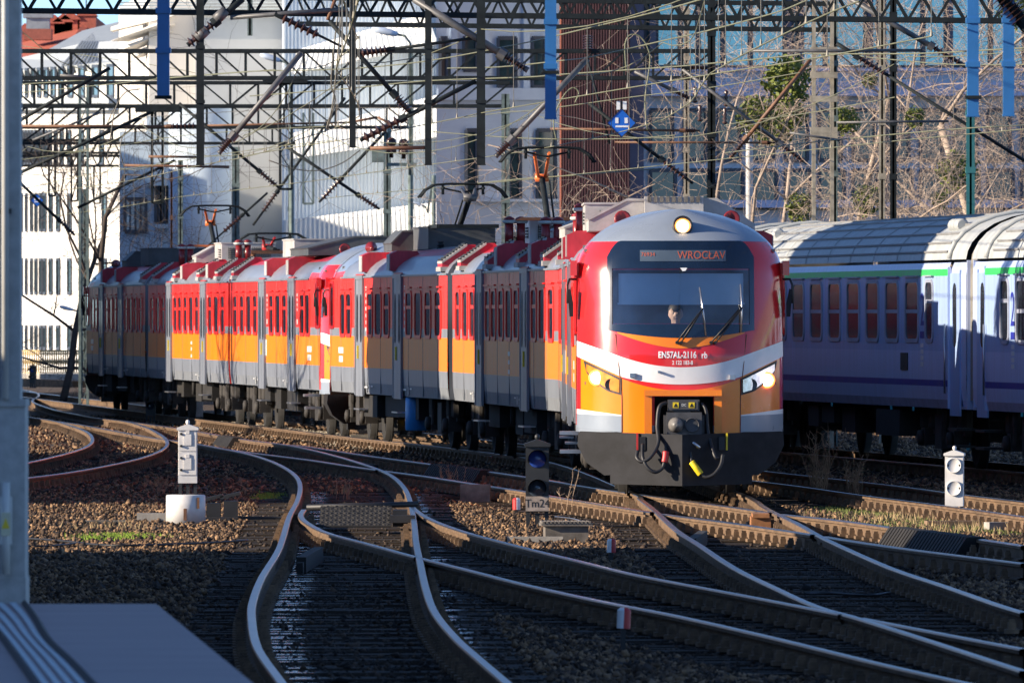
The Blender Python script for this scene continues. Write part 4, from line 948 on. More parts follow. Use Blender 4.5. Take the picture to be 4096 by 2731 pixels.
# ---------------------------------------------------------------- things beside the tracks
sigblack = mat('signal_black', (.02, .022, .025), .5, var=.3); sigwhite = mat('chipped_white_enamel', (.66, .64, .62), .5, var=.1, scale=5); sigpink = mat('stained_white_enamel', (.4, .33, .31), .6, var=.3, scale=6)
lensblue = mat('blue_signal_lens', (.02, .06, .3), .1, spec=.8); lensdk = mat('dark_signal_lens', (.03, .05, .08), .08, spec=.9)
def signal(label, u, v, d, front, scale=1.0, body=None, roofed=True, plate=None, rz=0.0, group='dwarf shunting signals'):
    """a two-lamp dwarf signal; u, v: foot in the photograph"""
    p = W(u, v, d); t = thing('shunting_signal', label, 'railway signal', p, rz, group); bm_ = body or (sigblack if front else sigwhite); k = scale
    b = MB(); b.box((-.15, -.1, .22), (.15, .1, 1.08)); b.prism([(-.17, 1.06), (-.17, 1.1), (0, 1.16), (.17, 1.1), (.17, 1.06)], -.14, .14); b.build('case', bm_, t)
    l = MB()
    for x in (-.12, .12): l.box((x - .025, -.05, 0), (x + .025, .05, .22))
    l.box((-.03, -.03, 0), (.03, .03, .2)); l.box((-.16, -.09, -.02), (.16, .09, .02)); l.build('foot', sigblack, t)
    b = MB(); b.lathe((0, 0, 1.15), (0, 0, 1), [(0, .02), (.03, .035), (.06, .03), (.075, .01)], 10); b.build('lifting_eye', bm_, t)
    for z in (.9, .52):
        if front:
            h = MB(); P = []
            for q in range(-20, 201, 20): P.append((.125 * math.cos(R(q)), .125 * math.sin(R(q))))
            vs = [(x, -.1, z + zz) for x, zz in P] + [(x, -.1 - (.2 if zz > -.02 else .08), z + zz) for x, zz in P]; n = len(P)
            h.add(vs, [(i, i + 1, i + 1 + n, i + n) for i in range(n - 1)]); hd = h.build('lamp_hood', sigblack, t)
            g = MB(); g.lathe((0, -.1, z), (0, -1, 0), [(0, .115), (.01, .11), (.02, .085), (.035, .04), (.04, .01)], 18); g.build('lens', lensblue if z > .7 else lensdk, hd)
        elif roofed:
            h = MB(); h.box((-.135, -.115, z - .17), (.14, -.1, z + .19)); h.box((-.06, -.13, z - .08), (.06, -.115, z + .1)); h.box((-.03, -.135, z + .1), (.03, -.115, z + .16))
            dr = h.build('lamp_door', bm_, t); g = MB()
            for zz in (-.09, .1): g.lathe((-.1, -.113, z + zz), (0, -1, 0), [(0, .022), (.03, .02)], 8)
            g.build('hinge', sigblack, dr)
        else:
            h = MB(); h.lathe((0, -.1, z), (0, -1, 0), [(0, .128), (.035, .128), (.035, .112), (.024, .106), (.028, .0)], 24); dr = h.build('lamp_cover', bm_, t)
            g = MB(); g.box((-.13, -.125, z - .02), (-.07, -.1, z + .02)); g.box((.08, -.125, z - .02), (.13, -.1, z + .02)); g.build('latch', sigblack, dr)
    if plate:
        b = MB(); b.box((-.15, -.125, .23), (.15, -.11, .42)); pl = b.build('name_plate', mat('stained_plate', (.3, .25, .22), .6, var=.3, scale=8), t)
        text_on(plate, .15, lambda x, y: Vector((x, -.128, .325 + y)), 'lettering', sigblack, pl, .9)
    t.scale = (k, k, k); return t
def at_scale(v_top, v_bot, d): return (v_bot - v_top) / 4 / FPX * d / 1.22
g_ = lambda v: (CAMZ - GZ) * FPX / (v / 4 - HZN)
d0 = g_(2093); signal('white two-door shunting signal standing on a white drum', 751, 1985, d0, False, at_scale(1678, 1985, d0))
dr = MB(); q = W(743, 2093, d0); dr.lathe((0, 0, 0), (0, 0, 1), [(0, .255), (.36, .25), (.37, .235), (.375, .01)], 28)
t = thing('drum', 'squat white concrete drum under the white signal', 'concrete drum', q); o = dr.build('shell', sigwhite, t)
b = MB(); b.box((-.02, -.262, .05), (.02, -.24, .2)); b.box((.15, -.22, .2), (.18, -.19, .34)); b.build('rust_bracket', ironrust, t)
d1 = g_(2112); signal('black shunting signal with blue lens and Tm24 plate, in front of the train', 2149, 2112, d1, True, at_scale(1735, 2112, d1), plate='Tm24')
d2 = g_(2075); signal('grey-white shunting signal showing its two round backs at right', 3818, 2075, d2, False, at_scale(1782, 2075, d2), roofed=False, rz=R(-8))
d3 = g_(1690); signal('dark shunting signal with blue lens beside the train bogies', 602, 1690, d3, True, at_scale(1530, 1690, d3))
signal('pinkish stained signal back rising against the train skirt', 788, 1700, d3 - 2, False, at_scale(1510, 1700, d3 - 2), body=sigpink)
signal('far black signal by the railing at left, hoods side by side', 132, 1548, 300, True, at_scale(1453, 1548, 300), rz=R(-25))

def stub(label, u, v0, v1, vb, d=None, white_right=False):
    d = d or g_(vb); p = W(u, vb, d); k = d / FPX / 4; t = thing('marker_post', label, 'marker post', p, 0, 'red and white track markers'); h = (v1 - v0) * k; z = (vb - v1) * k; r = h * .33
    b = MB(); b.box((-.02, -.02, -.05), (.02, .02, z + .02)); b.build('stake', black, t)
    n = 24; P = [(r * math.cos(R(360 * i / n + 90)), r * math.sin(R(360 * i / n + 90))) for i in range(n)]
    c = MB()
    for i in range(n):
        x0, y0 = P[i]; x1, y1 = P[(i + 1) % n]; lf = i < n // 2
        c.add([(x0, y0, z), (x1, y1, z), (x1, y1, z + h * .86), (x0, y0, z + h * .86), (x0 * .6, y0 * .6, z + h), (x1 * .6, y1 * .6, z + h), (0, 0, z + h), (0, 0, z)], [(0, 1, 2, 3), (3, 2, 5, 4), (4, 5, 6), (1, 0, 7)], 1 if lf == white_right else 0)
    c.build('cap', [white, redw], t); t.rotation_euler = (0, R(random.uniform(-3, 3)), 0); return t
stub('red and white marker stub left of the Tm24 signal', 2066, 1988, 2036, 2060, None, True)
stub('red and white marker stub leaning in shade below the ribbed box', 2444, 2152, 2207, 2252)
stub('largest white and red marker stub, in front of the lowest foreground rail', 2490, 2427, 2510, 2612)
stub('red and white marker stub tilted in the grass near the dry shrub', 3472, 1980, 2030, 2036, None, True)
stub('pale plastic marker cap beside the shaded ribbed rail cover', 1964, 1822, 1852, 1856)
stub('tiny red and white marker in shade at far left', 344, 1628, 1640, 1646, None, True)

def boxthing(name, label, cat, u, v, w_, l, h, m, rz=0.0, lid=None, z0=GZ, parts=None):
    p = G(u, v, z0); t = thing(name, label, cat, p, rz); b = MB(); b.box((-w_ / 2, 0, -.05), (w_ / 2, l, h)); b.build('body', m, t)
    if lid:
        b = MB(); b.box((-w_ / 2 - .05, -.05, h), (w_ / 2 + .05, l + .05, h + .03), 0)
        if lid == 'ribbed':
            for k in range(13): x = lerp(-w_ / 2 - .04, w_ / 2, k / 12); b.box((x, -.06, h + .03), (x + .025, l + .05, h + .055), 0)
        b.build('lid', rustbox, t)
    return t
boxthing('cable_box', 'rusty grey cable box with ribbed lid in front of the Tm24 signal', 'cable box', 2268, 2170, .5, .5, .2, rustbox, .05, 'ribbed')
boxthing('cable_trough', 'low yellowish concrete beam left of the ribbed cable box', 'concrete beam', 2140, 2172, .65, .18, .08, conc)
boxthing('concrete_block', 'grey concrete block by the sunlit rail left of Tm24', 'concrete block', 1900, 2010, .42, .35, .26, rustbox, -.03)
boxthing('concrete_block', 'grey painted block in pale ballast beside the train wheels', 'concrete block', 1438, 1786, .35, .3, .25, concdk)
boxthing('timber_baulk', 'brown timber baulk lying in shade near the pale marker cap', 'timber', 1800, 1836, .75, .2, .07, timber)
boxthing('timber_baulk', 'old timber with bright cut end under the right-hand signal', 'timber', 3860, 2110, .95, .25, .09, timber, .12)
boxthing('timber_baulk', 'old timber with bright cut end beside the dry shrub', 'timber', 3340, 2006, .85, .25, .09, timber, .08)
boxthing('concrete_beam', 'green-grey beam left of the white drum', 'concrete beam', 622, 2088, .48, .2, .12, conc)
boxthing('concrete_beam', 'thin low dark beam in the gravel far left of the drum', 'concrete beam', 418, 2095, .52, .15, .05, concdk)
boxthing('concrete_beam', 'pale broken beam at the right edge behind the grass', 'concrete beam', 4050, 2125, .6, .2, .12, conc, .3)
# point machine beside the drum
p = G(860, 2085, GZ); t = thing('point_machine', 'black point machine with raised lids beside the white drum', 'point machine', p)
b = MB(); b.box((-.12, -.1, 0), (.3, .3, .06)); b.build('bed', black, t)
for x, h in ((-.02, .24), (.2, .27)):
    b = MB(); b.box((x - .09, 0, .05), (x + .09, .25, h)); b.build('housing', black, t)
    M = Matrix.Translation((x, .1, h + .05)) @ Matrix.Rotation(R(-14), 4, 'Y'); b = MB(); b.box((-.13, -.12, 0), (.13, .14, .04), 0, M); b.build('lid', black, t)
b = MB(); b.bar((.3, .1, .05), (1.25, .2, .03), .04, .04); b.bar((.3, .2, .05), (1.25, .32, .03), .04, .04); b.build('throw_rod', black, t)
# chequered plate, check-rail blocks, ribbed covers
p = G(1420, 2106, -.1); t = thing('switch_cover', 'chequered steel plate between the rails of the foreground turnout', 'steel plate', p)
b = MB(); M = Matrix.Rotation(R(14), 4, 'X'); b.box((-.43, -.02, 0), (.43, 1.0, .02), 0, M); b.build('plate', under, t)
b = MB()
for i in range(16):
    for j in range(9):
        x = -.4 + i * .053; y = .04 + j * .105; Mx = M @ Matrix.Translation((x, y, .02)) @ Matrix.Rotation(R(45 if (i + j) % 2 else -45), 4, 'Z'); b.box((-.02, -.006, 0), (.02, .006, .008), 0, Mx)
b.build('tread_pattern', under2, t)
b = MB(); b.box((.45, .3, 0), (.62, .8, .2)); b.box((.42, .1, .05), (.72, .3, .14)); b.tube([(-.6, .9, .22), (.75, .9, .26)], .035, 8); b.build('switch_rod', black, t)
r_ = lambda v: G(0, v).y
def ribbed(label, path, d0, d1):
    t = thing('rail_cover', label, 'rail cover', (0, 0, 0), 0, 'ribbed rubber rail covers'); P = [q for q in (at_depth(path, lerp(d0, d1, k / 26)) for k in range(27)) if q]
    for a, c in zip(P, P[1:]):
        d = c - a; n = Vector((d.y, -d.x, 0)).normalized(); b = MB()
        m0 = a + d * .08; m1 = a + d * .74; z = Vector((0, 0, .02)); lo = Vector((0, 0, -.19))
        vs = [m0 - n * .06 + z, m1 - n * .06 + z, m1 + n * .14 + z, m0 + n * .14 + z, m0 - n * .2 + lo, m1 - n * .2 + lo, m1 + n * .28 + lo, m0 + n * .28 + lo]
        b.add(vs, [(0, 1, 2, 3), (0, 4, 5, 1), (1, 5, 6, 2), (2, 6, 7, 3), (3, 7, 4, 0)]); b.build('rib', under, t)
ribbed('black ribbed rail cover in the shade right of the S-curve', rH, r_(1857), r_(1883))
ribbed('black ribbed rail cover in the shade under the right-hand signal', rH, r_(2111), r_(2153))
ribbed('short black ribbed rail cover behind the white signal', rB, r_(1742), r_(1752))
b = MB(); q = G(3042, 2060); t = thing('check_block', 'orange-brown rusty check rail block at the crossing under the train', 'rail block', q)
b.box((-.12, -.3, -.17), (.12, .5, -.01)); b.box((-.1, -.34, -.02), (.1, .5, .03)); b.build('block', mat('orange_rust', (.3, .13, .05), .75, var=.3, scale=5), t)
for k, (u, v, L, a, lab) in enumerate(((1240, 2205, 4.5, .02, 'black check rail block inside the left curved rail'), (1460, 1850, 4, -.1, 'dark check rail beside the far left turnout'), (2790, 2135, 4.0, .05, 'dark check rail right of the crossing nose'))):
    q = G(u, v, -.02); t = thing('check_rail', lab, 'check rail', q, -a); b = MB(); b.box((-.05, -L / 2, -.16), (.05, L / 2, 0)); b.box((-.03, -L / 2 - .3, -.16), (.03, -L / 2, -.05)); b.build('rail', under, t)
# dry shrub by the coaches, small weeds
def weed(label, u, v, h, n, seed, spread=.5, cat='shrub', name='dry_shrub'):
    rr = random.Random(seed); p = G(u, v, GZ); t = thing(name, label, cat, p, 0, 'dry weeds among the tracks'); b = MB()
    for _ in range(n):
        a = rr.uniform(0, 6.28); d = Vector((math.cos(a) * rr.uniform(0, spread), math.sin(a) * rr.uniform(0, spread), 1)); q = Vector((rr.gauss(0, .06), rr.gauss(0, .1), 0)); hh = h * rr.uniform(.45, 1); pts = [q]
        for k in range(5): q = q + d * hh / 5; d = d + Vector((rr.gauss(0, .12), rr.gauss(0, .12), 0)); pts.append(q.copy())
        b.tube(pts, [.007, .006, .005, .0045, .004, .003], 4)
        for k in range(2, 6):
            for _ in range(3): e = Vector((rr.gauss(0, .6), rr.gauss(0, .6), rr.uniform(.2, 1))).normalized() * rr.uniform(.06, .18) * h; b.tube([pts[k], pts[k] + e * .6, pts[k] + e], [.004, .003, .002], 3)
    b.build('stems', mat('dry_stem', (.26, .18, .12), .85, var=.3), t); return t
weed('tall dry shrub in front of the shaded coach bogies', 3275, 1990, .95, 26, 3, .32)
weed('lower dry shrub right of the tall one', 3420, 1990, .62, 18, 4, .45)
weed('thin dry weed stalk right of the Tm24 signal', 2262, 2060, .62, 3, 5, .12, 'weed', 'weed')
weed('tuft of dry stalks by the sunlit rail left of the concrete block', 1800, 1965, .4, 12, 6, .35, 'weed', 'weed')
weed('thin stalks in shade between the left turnout rails', 1370, 2000, .4, 5, 7, .2, 'weed', 'weed')
weed('bare twiggy weed left of the white drum', 640, 1978, .3, 8, 8, .8, 'weed', 'weed')
# cables on the ballast
for lab, pts, r in (('black cable lying along the gravel edge at left', [(95, 2150), (240, 2160), (420, 2178), (640, 2176), (880, 2166), (990, 2158)], .014), ('thin dark cable along the edge of the left shade', [(95, 2182), (200, 2180), (330, 2168)], .012), ('pale thin wire bent over the gravel right of Tm24', [(2220, 2064), (2290, 2072), (2350, 2090)], .008), ('dark cable lying between the lower right rails', [(3220, 2372), (3320, 2370), (3480, 2378), (3560, 2368)], .014)):
    b = MB(); b.tube(smooth([G(u, v, GZ + .05) for u, v in pts], 5), r, 5); tag(b.build('cable', black if r > .01 else steel), lab, 'cable')
# ---------------------------------------------------------------- buildings behind the station throat
wallwhite = mat('warm_white_render', (.74, .71, .66), .8, var=.05, scale=.8)
wallgrey = mat('pale_grey_render', (.47, .47, .47), .8, var=.06, scale=.5)
wallblue = mat('cool_grey_render', (.48, .57, .66), .8, var=.08, scale=.6)
wallviolet = mat('lilac_grey_panel', (.56, .62, .7), .7, var=.06, scale=.7)
zinc = mat('zinc_roofing', (.3, .33, .35), .5, .2, var=.15)
zinclt = mat('pale_zinc_roofing', (.5, .53, .53), .5, .1, var=.1)
tile = mat('red_roof_tiles', (.42, .11, .07), .8, var=.2, scale=8)
brickc = mat('red_brick', (.3, .1, .07), .85, var=.2, scale=6)
slatred = mat('terracotta_slat', (.6, .2, .12), .6, var=.15, scale=2, stretch=(6, 6, .4))
slatback = mat('dark_slat_backing', (.1, .045, .04), .8)
corr = mat('white_corrugated_cladding', (.68, .75, .8), .5, var=.08, scale=.6, stretch=(2, 2, .3))
corrw = mat('sunlit_stripe_cladding', (.8, .8, .78), .5, var=.04)  # brighter than the wall cladding, for its sunlit stripes
bglass = mat('building_glass', (.02, .05, .06), .08, var=.25, spec=.8, rvar=.03)
tealglass = mat('teal_reflecting_glass', (.2, .37, .42), .12, 0.75, var=.12, scale=.5, rvar=.04)
darkfr = mat('dark_mullion', (.05, .06, .08), .5)
def slab(b, q, th, mi=0):                   # a wall panel: four corners (bl, br, tr, tl) and a real thickness behind it
    q = [Vector(p) for p in q]; n = (q[1] - q[0]).cross(q[3] - q[0]).normalized(); bk = [(p + Vector((0, th, 0)) if n.y < -.5 else p - n * th) for p in q]
    return b.add(q + bk, [(0, 1, 2, 3), (7, 6, 5, 4), (0, 4, 5, 1), (1, 5, 6, 2), (2, 6, 7, 3), (3, 7, 4, 0)], mi)
class Facade:
    """a vertical plane between two pixel columns at two depths"""
    def __init__(s, u0, d0, u1, d1): s.a = W(u0, 1256, d0); s.b = W(u1, 1256, d1); s.a.z = s.b.z = 0; s.dir = (s.b - s.a); s.L = s.dir.length; s.dir.normalize(); s.n = Vector((s.dir.y, -s.dir.x, 0))
    def at(s, u, v):
        q = (u / 4 - 512) / FPX; den = s.dir.x - q * s.dir.y; t = (q * s.a.y - s.a.x) / den; p = s.a + s.dir * t; p.z = CAMZ - (v / 4 - HZN) / FPX * p.y; return p
    def rect(s, u0, v0, u1, v1): 
        a, c = s.at(u0, v1), s.at(u1, v1); return [a, c, s.at(u1, v0), s.at(u0, v0)]
    def rectz(s, u0, u1, z0, z1):
        a, c = s.at(u0, 1256), s.at(u1, 1256); return [Vector((a.x, a.y, z0)), Vector((c.x, c.y, z0)), Vector((c.x, c.y, z1)), Vector((a.x, a.y, z1))]
def win(parent, F, u0, v0, u1, v1, m=None, bars=0, depth=.12, frm=None, proud=.0):
    q = F.rect(u0, v0, u1, v1); q = [p + F.n * (.02 + proud) for p in q]; f = MB()
    for i in range(4): f.bar(q[i], q[(i + 1) % 4], .1, .12)
    for k in range(1, bars + 1):
        t = k / (bars + 1); f.bar(q[0].lerp(q[1], t), q[3].lerp(q[2], t), .06, .08)
    o = f.build('window', frm or darkfr, parent); g = MB(); g.add(q, [(0, 1, 2, 3)]); g.build('pane', m or bglass, o); return o

# far left: white office building with rows of narrow windows, its long side turned to the sun
F = Facade(40, 432, 484, 398); t = thing('office_building', 'white office building with rows of narrow upright windows, behind the bare tree at left', 'building')
b = MB(); slab(b, F.rectz(20, 484, -.2, 12.3), 12); b.build('wall', wallwhite, t)
us = [89, 108, 129, 147, 166, 182, 206, 236, 281, 346, 421]
for (v0, v1) in ((777, 920), (1037, 1172), (1305, 1392)):
    for i, u in enumerate(us): wd = 5 + i * 1.1; win(t, F, u - wd / 2, v0, u + wd / 2, v1)
for i, u in enumerate([80, 92, 104, 116, 128, 142, 156, 170, 186, 204, 226, 250, 280, 330, 410]): wd = 3.5 + i * .8; win(t, F, u - wd / 2, 524, u + wd / 2, 655)
for i, u in enumerate([85, 110, 135, 160, 187, 216, 248, 285, 330, 385, 445]): wd = 8 + i * 1.8; win(t, F, u - wd / 2, 262 + (421 - u) * .05, u + wd / 2, 385)
b = MB()
for v in (405, 432): q = F.rect(20, v - 12, 484, v + 8); slab(b, [p + F.n * .5 for p in q], .6)
b.build('cornice', zinclt, t)
b = MB(); q = [F.at(20, 285), F.at(484, 245), W(478, 160, 415), W(330, 172, 430), W(60, 235, 455)]; b.add(q + [p + Vector((0, 4, -2)) for p in q], [(0, 1, 2, 3, 4), (9, 8, 7, 6, 5)] + [(i, (i + 1) % 5, (i + 1) % 5 + 5, i + 5) for i in range(5)]); b.build('mansard_roof', zinclt, t)
b = MB()
for k in range(16): u = lerp(250, 478, k / 15); b.bar(F.at(u, 262), W(lerp(330, 478, k / 15), 166, 424), .07, .08)
b.build('roof_seam', zinc, t)
b = MB(); q = [W(160, 215, 440), W(478, 160, 425), W(478, 85, 440), W(330, 122, 455)]; slab(b, q, .3); b.build('upper_roof', zinc, t)
for k in range(9):
    b = MB(); u = lerp(390, 476, k / 8); b.bar(W(u - 60, 172, 431), W(u, 105 - (k - 8) * 1.5, 444), .08, .1); b.build('roof_rib', zinclt, t)
# red tiled house
t = thing('tiled_house', 'red tiled roof with chimney and small dormers at the upper left', 'house'); d = 540
b = MB(); q = [W(0, 250, d), W(300, 195, d), W(372, 72, d + 12), W(60, 150, d + 12)]; slab(b, q, .4); q = [W(300, 195, d), W(425, 100, d + 26), W(382, 66, d + 13), W(372, 72, d + 12)]; slab(b, q, .4); b.build('roof', tile, t)
b = MB(); b.add([W(300, 195, d + .5), W(425, 200, d + 26), W(425, 100, d + 26), W(376, 70, d + 12.5)], [(0, 1, 2, 3)]); b.add([W(0, 250, d + .3), W(300, 195, d + .3), W(300, 600, d + .3), W(0, 600, d + .3)], [(0, 1, 2, 3)]); b.build('wall', brickc, t)
b = MB(); p, q = W(153, 160, d + 4), W(153, 72, d + 4); b.bar(p, q.lerp(p, .5), 1.5, 1.3); b.bar(q.lerp(p, .5), q, 1.25, 1.1, 1); b.bar(q, q + Vector((0, 0, .35)), 1.6, 1.4, 1); b.build('chimney', [brickc, zinc], t)
for u, v in ((103, 137), (220, 103), (256, 97), (284, 87), (350, 72)):
    b = MB(); p = W(u, v, d + 9); b.box((p.x - .5, p.y - .8, p.z - .9), (p.x + .5, p.y + .5, p.z + .1)); b.prism([(p.x - .6, p.z + .1), (p.x, p.z + .6), (p.x + .6, p.z + .1)], p.y - .9, p.y + .6); b.build('dormer', tile, t)
b = MB()
for u, v0, v1 in ((190, 70, 115), (312, 50, 88), (345, -5, 70), (384, 45, 70)): b.bar(W(u, v1, d + 9), W(u, v0, d + 9), .07)
for k in range(4): b.bar(W(303, 55 + k * 7, d + 9), W(322, 53 + k * 7, d + 9), .06)
b.build('aerial', darkfr, t)

# main grey block and its stepped corner
t = thing('grey_block', 'tall pale grey block with white corner and stepped cornices behind the gantries', 'building')
Fl = Facade(476, 345, 596, 330); b = MB(); slab(b, Fl.rectz(476, 596, -.2, 13.0), 6); b.build('corner_wall', wallwhite, t)
Fm = Facade(570, 332, 782, 331); b = MB(); slab(b, Fm.rectz(570, 784, -.2, 12.3), 5); b.build('recess_wall', wallgrey, t)
b = MB()
for (u0, v0, u1, v1, pr) in ((545, 128, 800, 60, 1.6), (585, 168, 770, 118, 1.1), (588, 190, 768, 152, .8), (590, 210, 766, 182, .5)):
    q = [Fm.at(u0, v0), Fm.at(u1, v0 - 62), Fm.at(u1, v1 - 22), Fm.at(u0, v1 + 52)]; slab(b, [p + Fm.n * pr for p in q], pr)
b.build('cornice', wallwhite, t)
for u0, u1 in ((600, 626), (640, 690), (700, 742)):
    for v0, v1 in ((200, 300), (330, 400), (455, 560), (590, 660)): win(t, Fm, u0, v0, u1, v1, bars=1)
Fn = Facade(782, 328, 1150, 328.4); b = MB(); slab(b, Fn.rectz(782, 1150, -.2, 15), 8); b.build('main_wall', wallgrey, t)
b = MB()
for k in range(5): q = Fn.rect(475 + 0 * k, 8 + k * 12, 1150, 14 + k * 12); slab(b, [p + Fn.n * .3 for p in q], .1)
b.build('roof_louvre', zinclt, t)
Fb = Facade(478, 322, 870, 322); b = MB(); slab(b, Fb.rectz(478, 586, -.2, 8.3), 4); slab(b, Fb.rectz(586, 640, -.2, 8.8), 3.6); slab(b, Fb.rectz(640, 772, -.2, 8.6), 3); b.build('lower_wall', wallblue, t)
win(t, Fb, 500, 795, 584, 925, m=mat('reflecting_pane', (.5, .52, .55), .1, .6, var=.5, scale=1.5), bars=3, proud=.02)
for u in (632, 655, 680, 705, 730, 755): win(t, Fb, u - 9, 740, u + 9, 890, proud=.02)
b = MB(); q = Fb.rect(586, 720, 775, 742); slab(b, [p + Fb.n * .4 for p in q], .4); q = Fb.rect(620, 895, 772, 912); slab(b, [p + Fb.n * .2 for p in q], .2); b.build('ledge', wallblue, t)
b = MB(); p = W(800, 1256, 320); b.lathe((p.x, p.y, 0), (0, 0, 1), [(0, 1.0), (9, 1.0)], 24); b.build('round_column', wallblue, t)

# corrugated building
t = thing('corrugated_hall', 'grey corrugated building with sloping bands shaped as sunlit stripes', 'building')
Fc = Facade(1128, 320, 1800, 321.6); b = MB(); slab(b, Fc.rectz(1128, 1800, -.2, 16), 8); b.build('wall', corr, t)
b = MB(); n = 46
for k in range(n):
    a = Fc.a + Fc.dir * (Fc.L * (k + .5) / n); a = a + Fc.n * .0; wd = Fc.L / n * .46
    for z0, z1 in ((-.2, 16),):
        q = [a - Fc.dir * wd, a + Fc.n * .03, a + Fc.dir * wd]; vs = [p + Vector((0, 0, z)) for z in (z0, z1) for p in q]; b.add(vs, [(0, 1, 4, 3), (1, 2, 5, 4)])
b.build('corrugation', corr, t)['kind'] = 'stuff'
def band(tl, tr, br, bl, n, out):
    """a sunlit stripe shaped as a ribbed fascia, its right end brought forward to catch the sun; corners are sighted points"""
    d0, d1 = Fc.at(tl[0], 1256).y - .05, Fc.at(tr[0], 1256).y - out
    TL, TR, BR, BL = W(*tl, d0), W(*tr, d1), W(*br, d1), W(*bl, d0); b = MB(); P = lambda s, r: TL.lerp(TR, s).lerp(BL.lerp(BR, s), r)
    dr = (TR - TL); nn = Vector((dr.y, -dr.x, 0)).normalized(); front = []
    for k in range(n):
        for s, o in ((k / n, 0), ((k + .62) / n, .07)): front.append((P(s, 0) + nn * o * .4, P(s, 1) + nn * o))
    front.append((P(1, 0), P(1, 1))); m = len(front); o = len(b.v); bk = Fc.at(tr[0], 1256).y + .5
    vs = [a for a, c in front] + [c for a, c in front] + [Vector((a.x, bk, a.z)) for a, c in front] + [Vector((c.x, bk, c.z)) for a, c in front]
    fs = [(i, i + m, i + m + 1, i + 1) for i in range(m - 1)] + [(i, i + 1, i + 2 * m + 1, i + 2 * m) for i in range(m - 1)] + [(i + m, i + 3 * m, i + 3 * m + 1, i + m + 1) for i in range(m - 1)] + [(m - 1, 2 * m - 1, 4 * m - 1, 3 * m - 1)]
    b.add(vs, fs); b.build('sunlit_stripe', corrw, t)
band((1190, 198), (1705, 52), (1752, 170), (1150, 300), 26, 2.8)
band((1120, 545), (1850, 352), (1855, 530), (1132, 640), 38, 3.6)
band((1135, 880), (1850, 795), (1855, 905), (1135, 980), 38, 3.6)
# office with tall dark windows
t = thing('panel_office', 'lilac grey office with tall dark windows between the corrugated hall and the red tower', 'building')
Fd = Facade(1745, 312, 2250, 313.2); b = MB(); slab(b, Fd.rectz(1745, 2250, -.2, 16), 8); b.build('wall', wallviolet, t)
for u0, u1, v0, v1 in ((1758, 1787, 152, 330), (1852, 1906, 152, 280), (1990, 2062, 152, 348), (2128, 2178, 152, 348), (1862, 1905, 520, 795), (2035, 2080, 520, 795), (2146, 2220, 520, 795)): win(t, Fd, u0, v0, u1, v1, proud=.04)
for q in (Fd.rect(1745, 352, 2250, 400), Fd.rect(1860, 795, 2250, 806)): b = MB(); slab(b, [p + Fd.n * .25 for p in q], .25); b.build('string_course', wallviolet, t)
for u in (1800, 1925, 2090): b = MB(); q = Fd.rect(u, -40, u + 26, 352); slab(b, [p + Fd.n * .12 for p in q], .12); b.build('facade_trim', wallviolet, t)
# red slatted tower
t = thing('slatted_tower', 'terracotta red tower clad in upright slats', 'building')
Fe = Facade(2242, 300, 2572, 300.8); b = MB(); slab(b, Fe.rectz(2242, 2520, -.2, 17), 8, 0); b.build('backing_wall', slatback, t)
b = MB(); slab(b, Fe.rectz(2520, 2575, -.2, 17), 7.8, 0); b.build('return_wall', mat('plum_wall', (.1, .09, .13), .7), t)
sl0 = MB(); hh = 17.2; wd = .05; sl0.box((-.042, -.06, -.2), (.0, .0, 17)); slm = sl0.mesh('slat', slatred)
for k in range(26): p = Fe.at(2245 + k * 10.8, 1256); put('slat', slm, t, (p.x, p.y - .02, 0))
# glass building behind the trees
t = thing('glass_building', 'teal glass office with dark mullions behind the bare trees', 'building')
Fg = Facade(2560, 301.2, 4200, 304.8); b = MB(); slab(b, Fg.rectz(2560, 4300, -.2, 16.5), 10); b.build('wall', wallviolet, t)
ug = [2574, 2622, 2720, 2790, 2890, 3000, 3140, 3165, 3300, 3470, 3520, 3690, 3790, 3960, 4096, 4200]
for a, c in zip(ug, ug[1:]): win(t, Fg, a + 3, -60, c - 3, 268, m=tealglass, proud=.05)
for u, w_ in ((3145, 18), (3195, 20), (3470, 22), (3522, 22), (3790, 20), (2600, 26)): b = MB(); q = Fg.rect(u - w_ / 2, -60, u + w_ / 2, 272); slab(b, [p + Fg.n * .3 for p in q], .3); b.build('pilaster', mat('dark_pilaster', (.09, .09, .13), .6), t)
b = MB()
for v0, v1, pr in ((272, 284, .5), (330, 385, .9), (800, 830, .8)): q = Fg.rect(2572, v0, 4250, v1); slab(b, [p + Fg.n * pr for p in q], pr)
b.build('ledge', mat('blue_white_ledge', (.5, .52, .68), .7), t)
for k in range(12): u = 2600 + k * 135; win(t, Fg, u, 440, u + 88, 640, proud=.04); win(t, Fg, u, 680, u + 100, 830, proud=.04, m=bglass)
b = MB(); p = W(2998, 1256, 280); b.lathe((p.x, p.y, 0), (0, 0, 1), [(0, .1), (7.5, .1), (7.55, .12), (7.7, .12)], 16); tag(b.build('chimney_flue', sigwhite, None), 'short white flue pipe among the bare trees', 'flue')
MAT_ = None
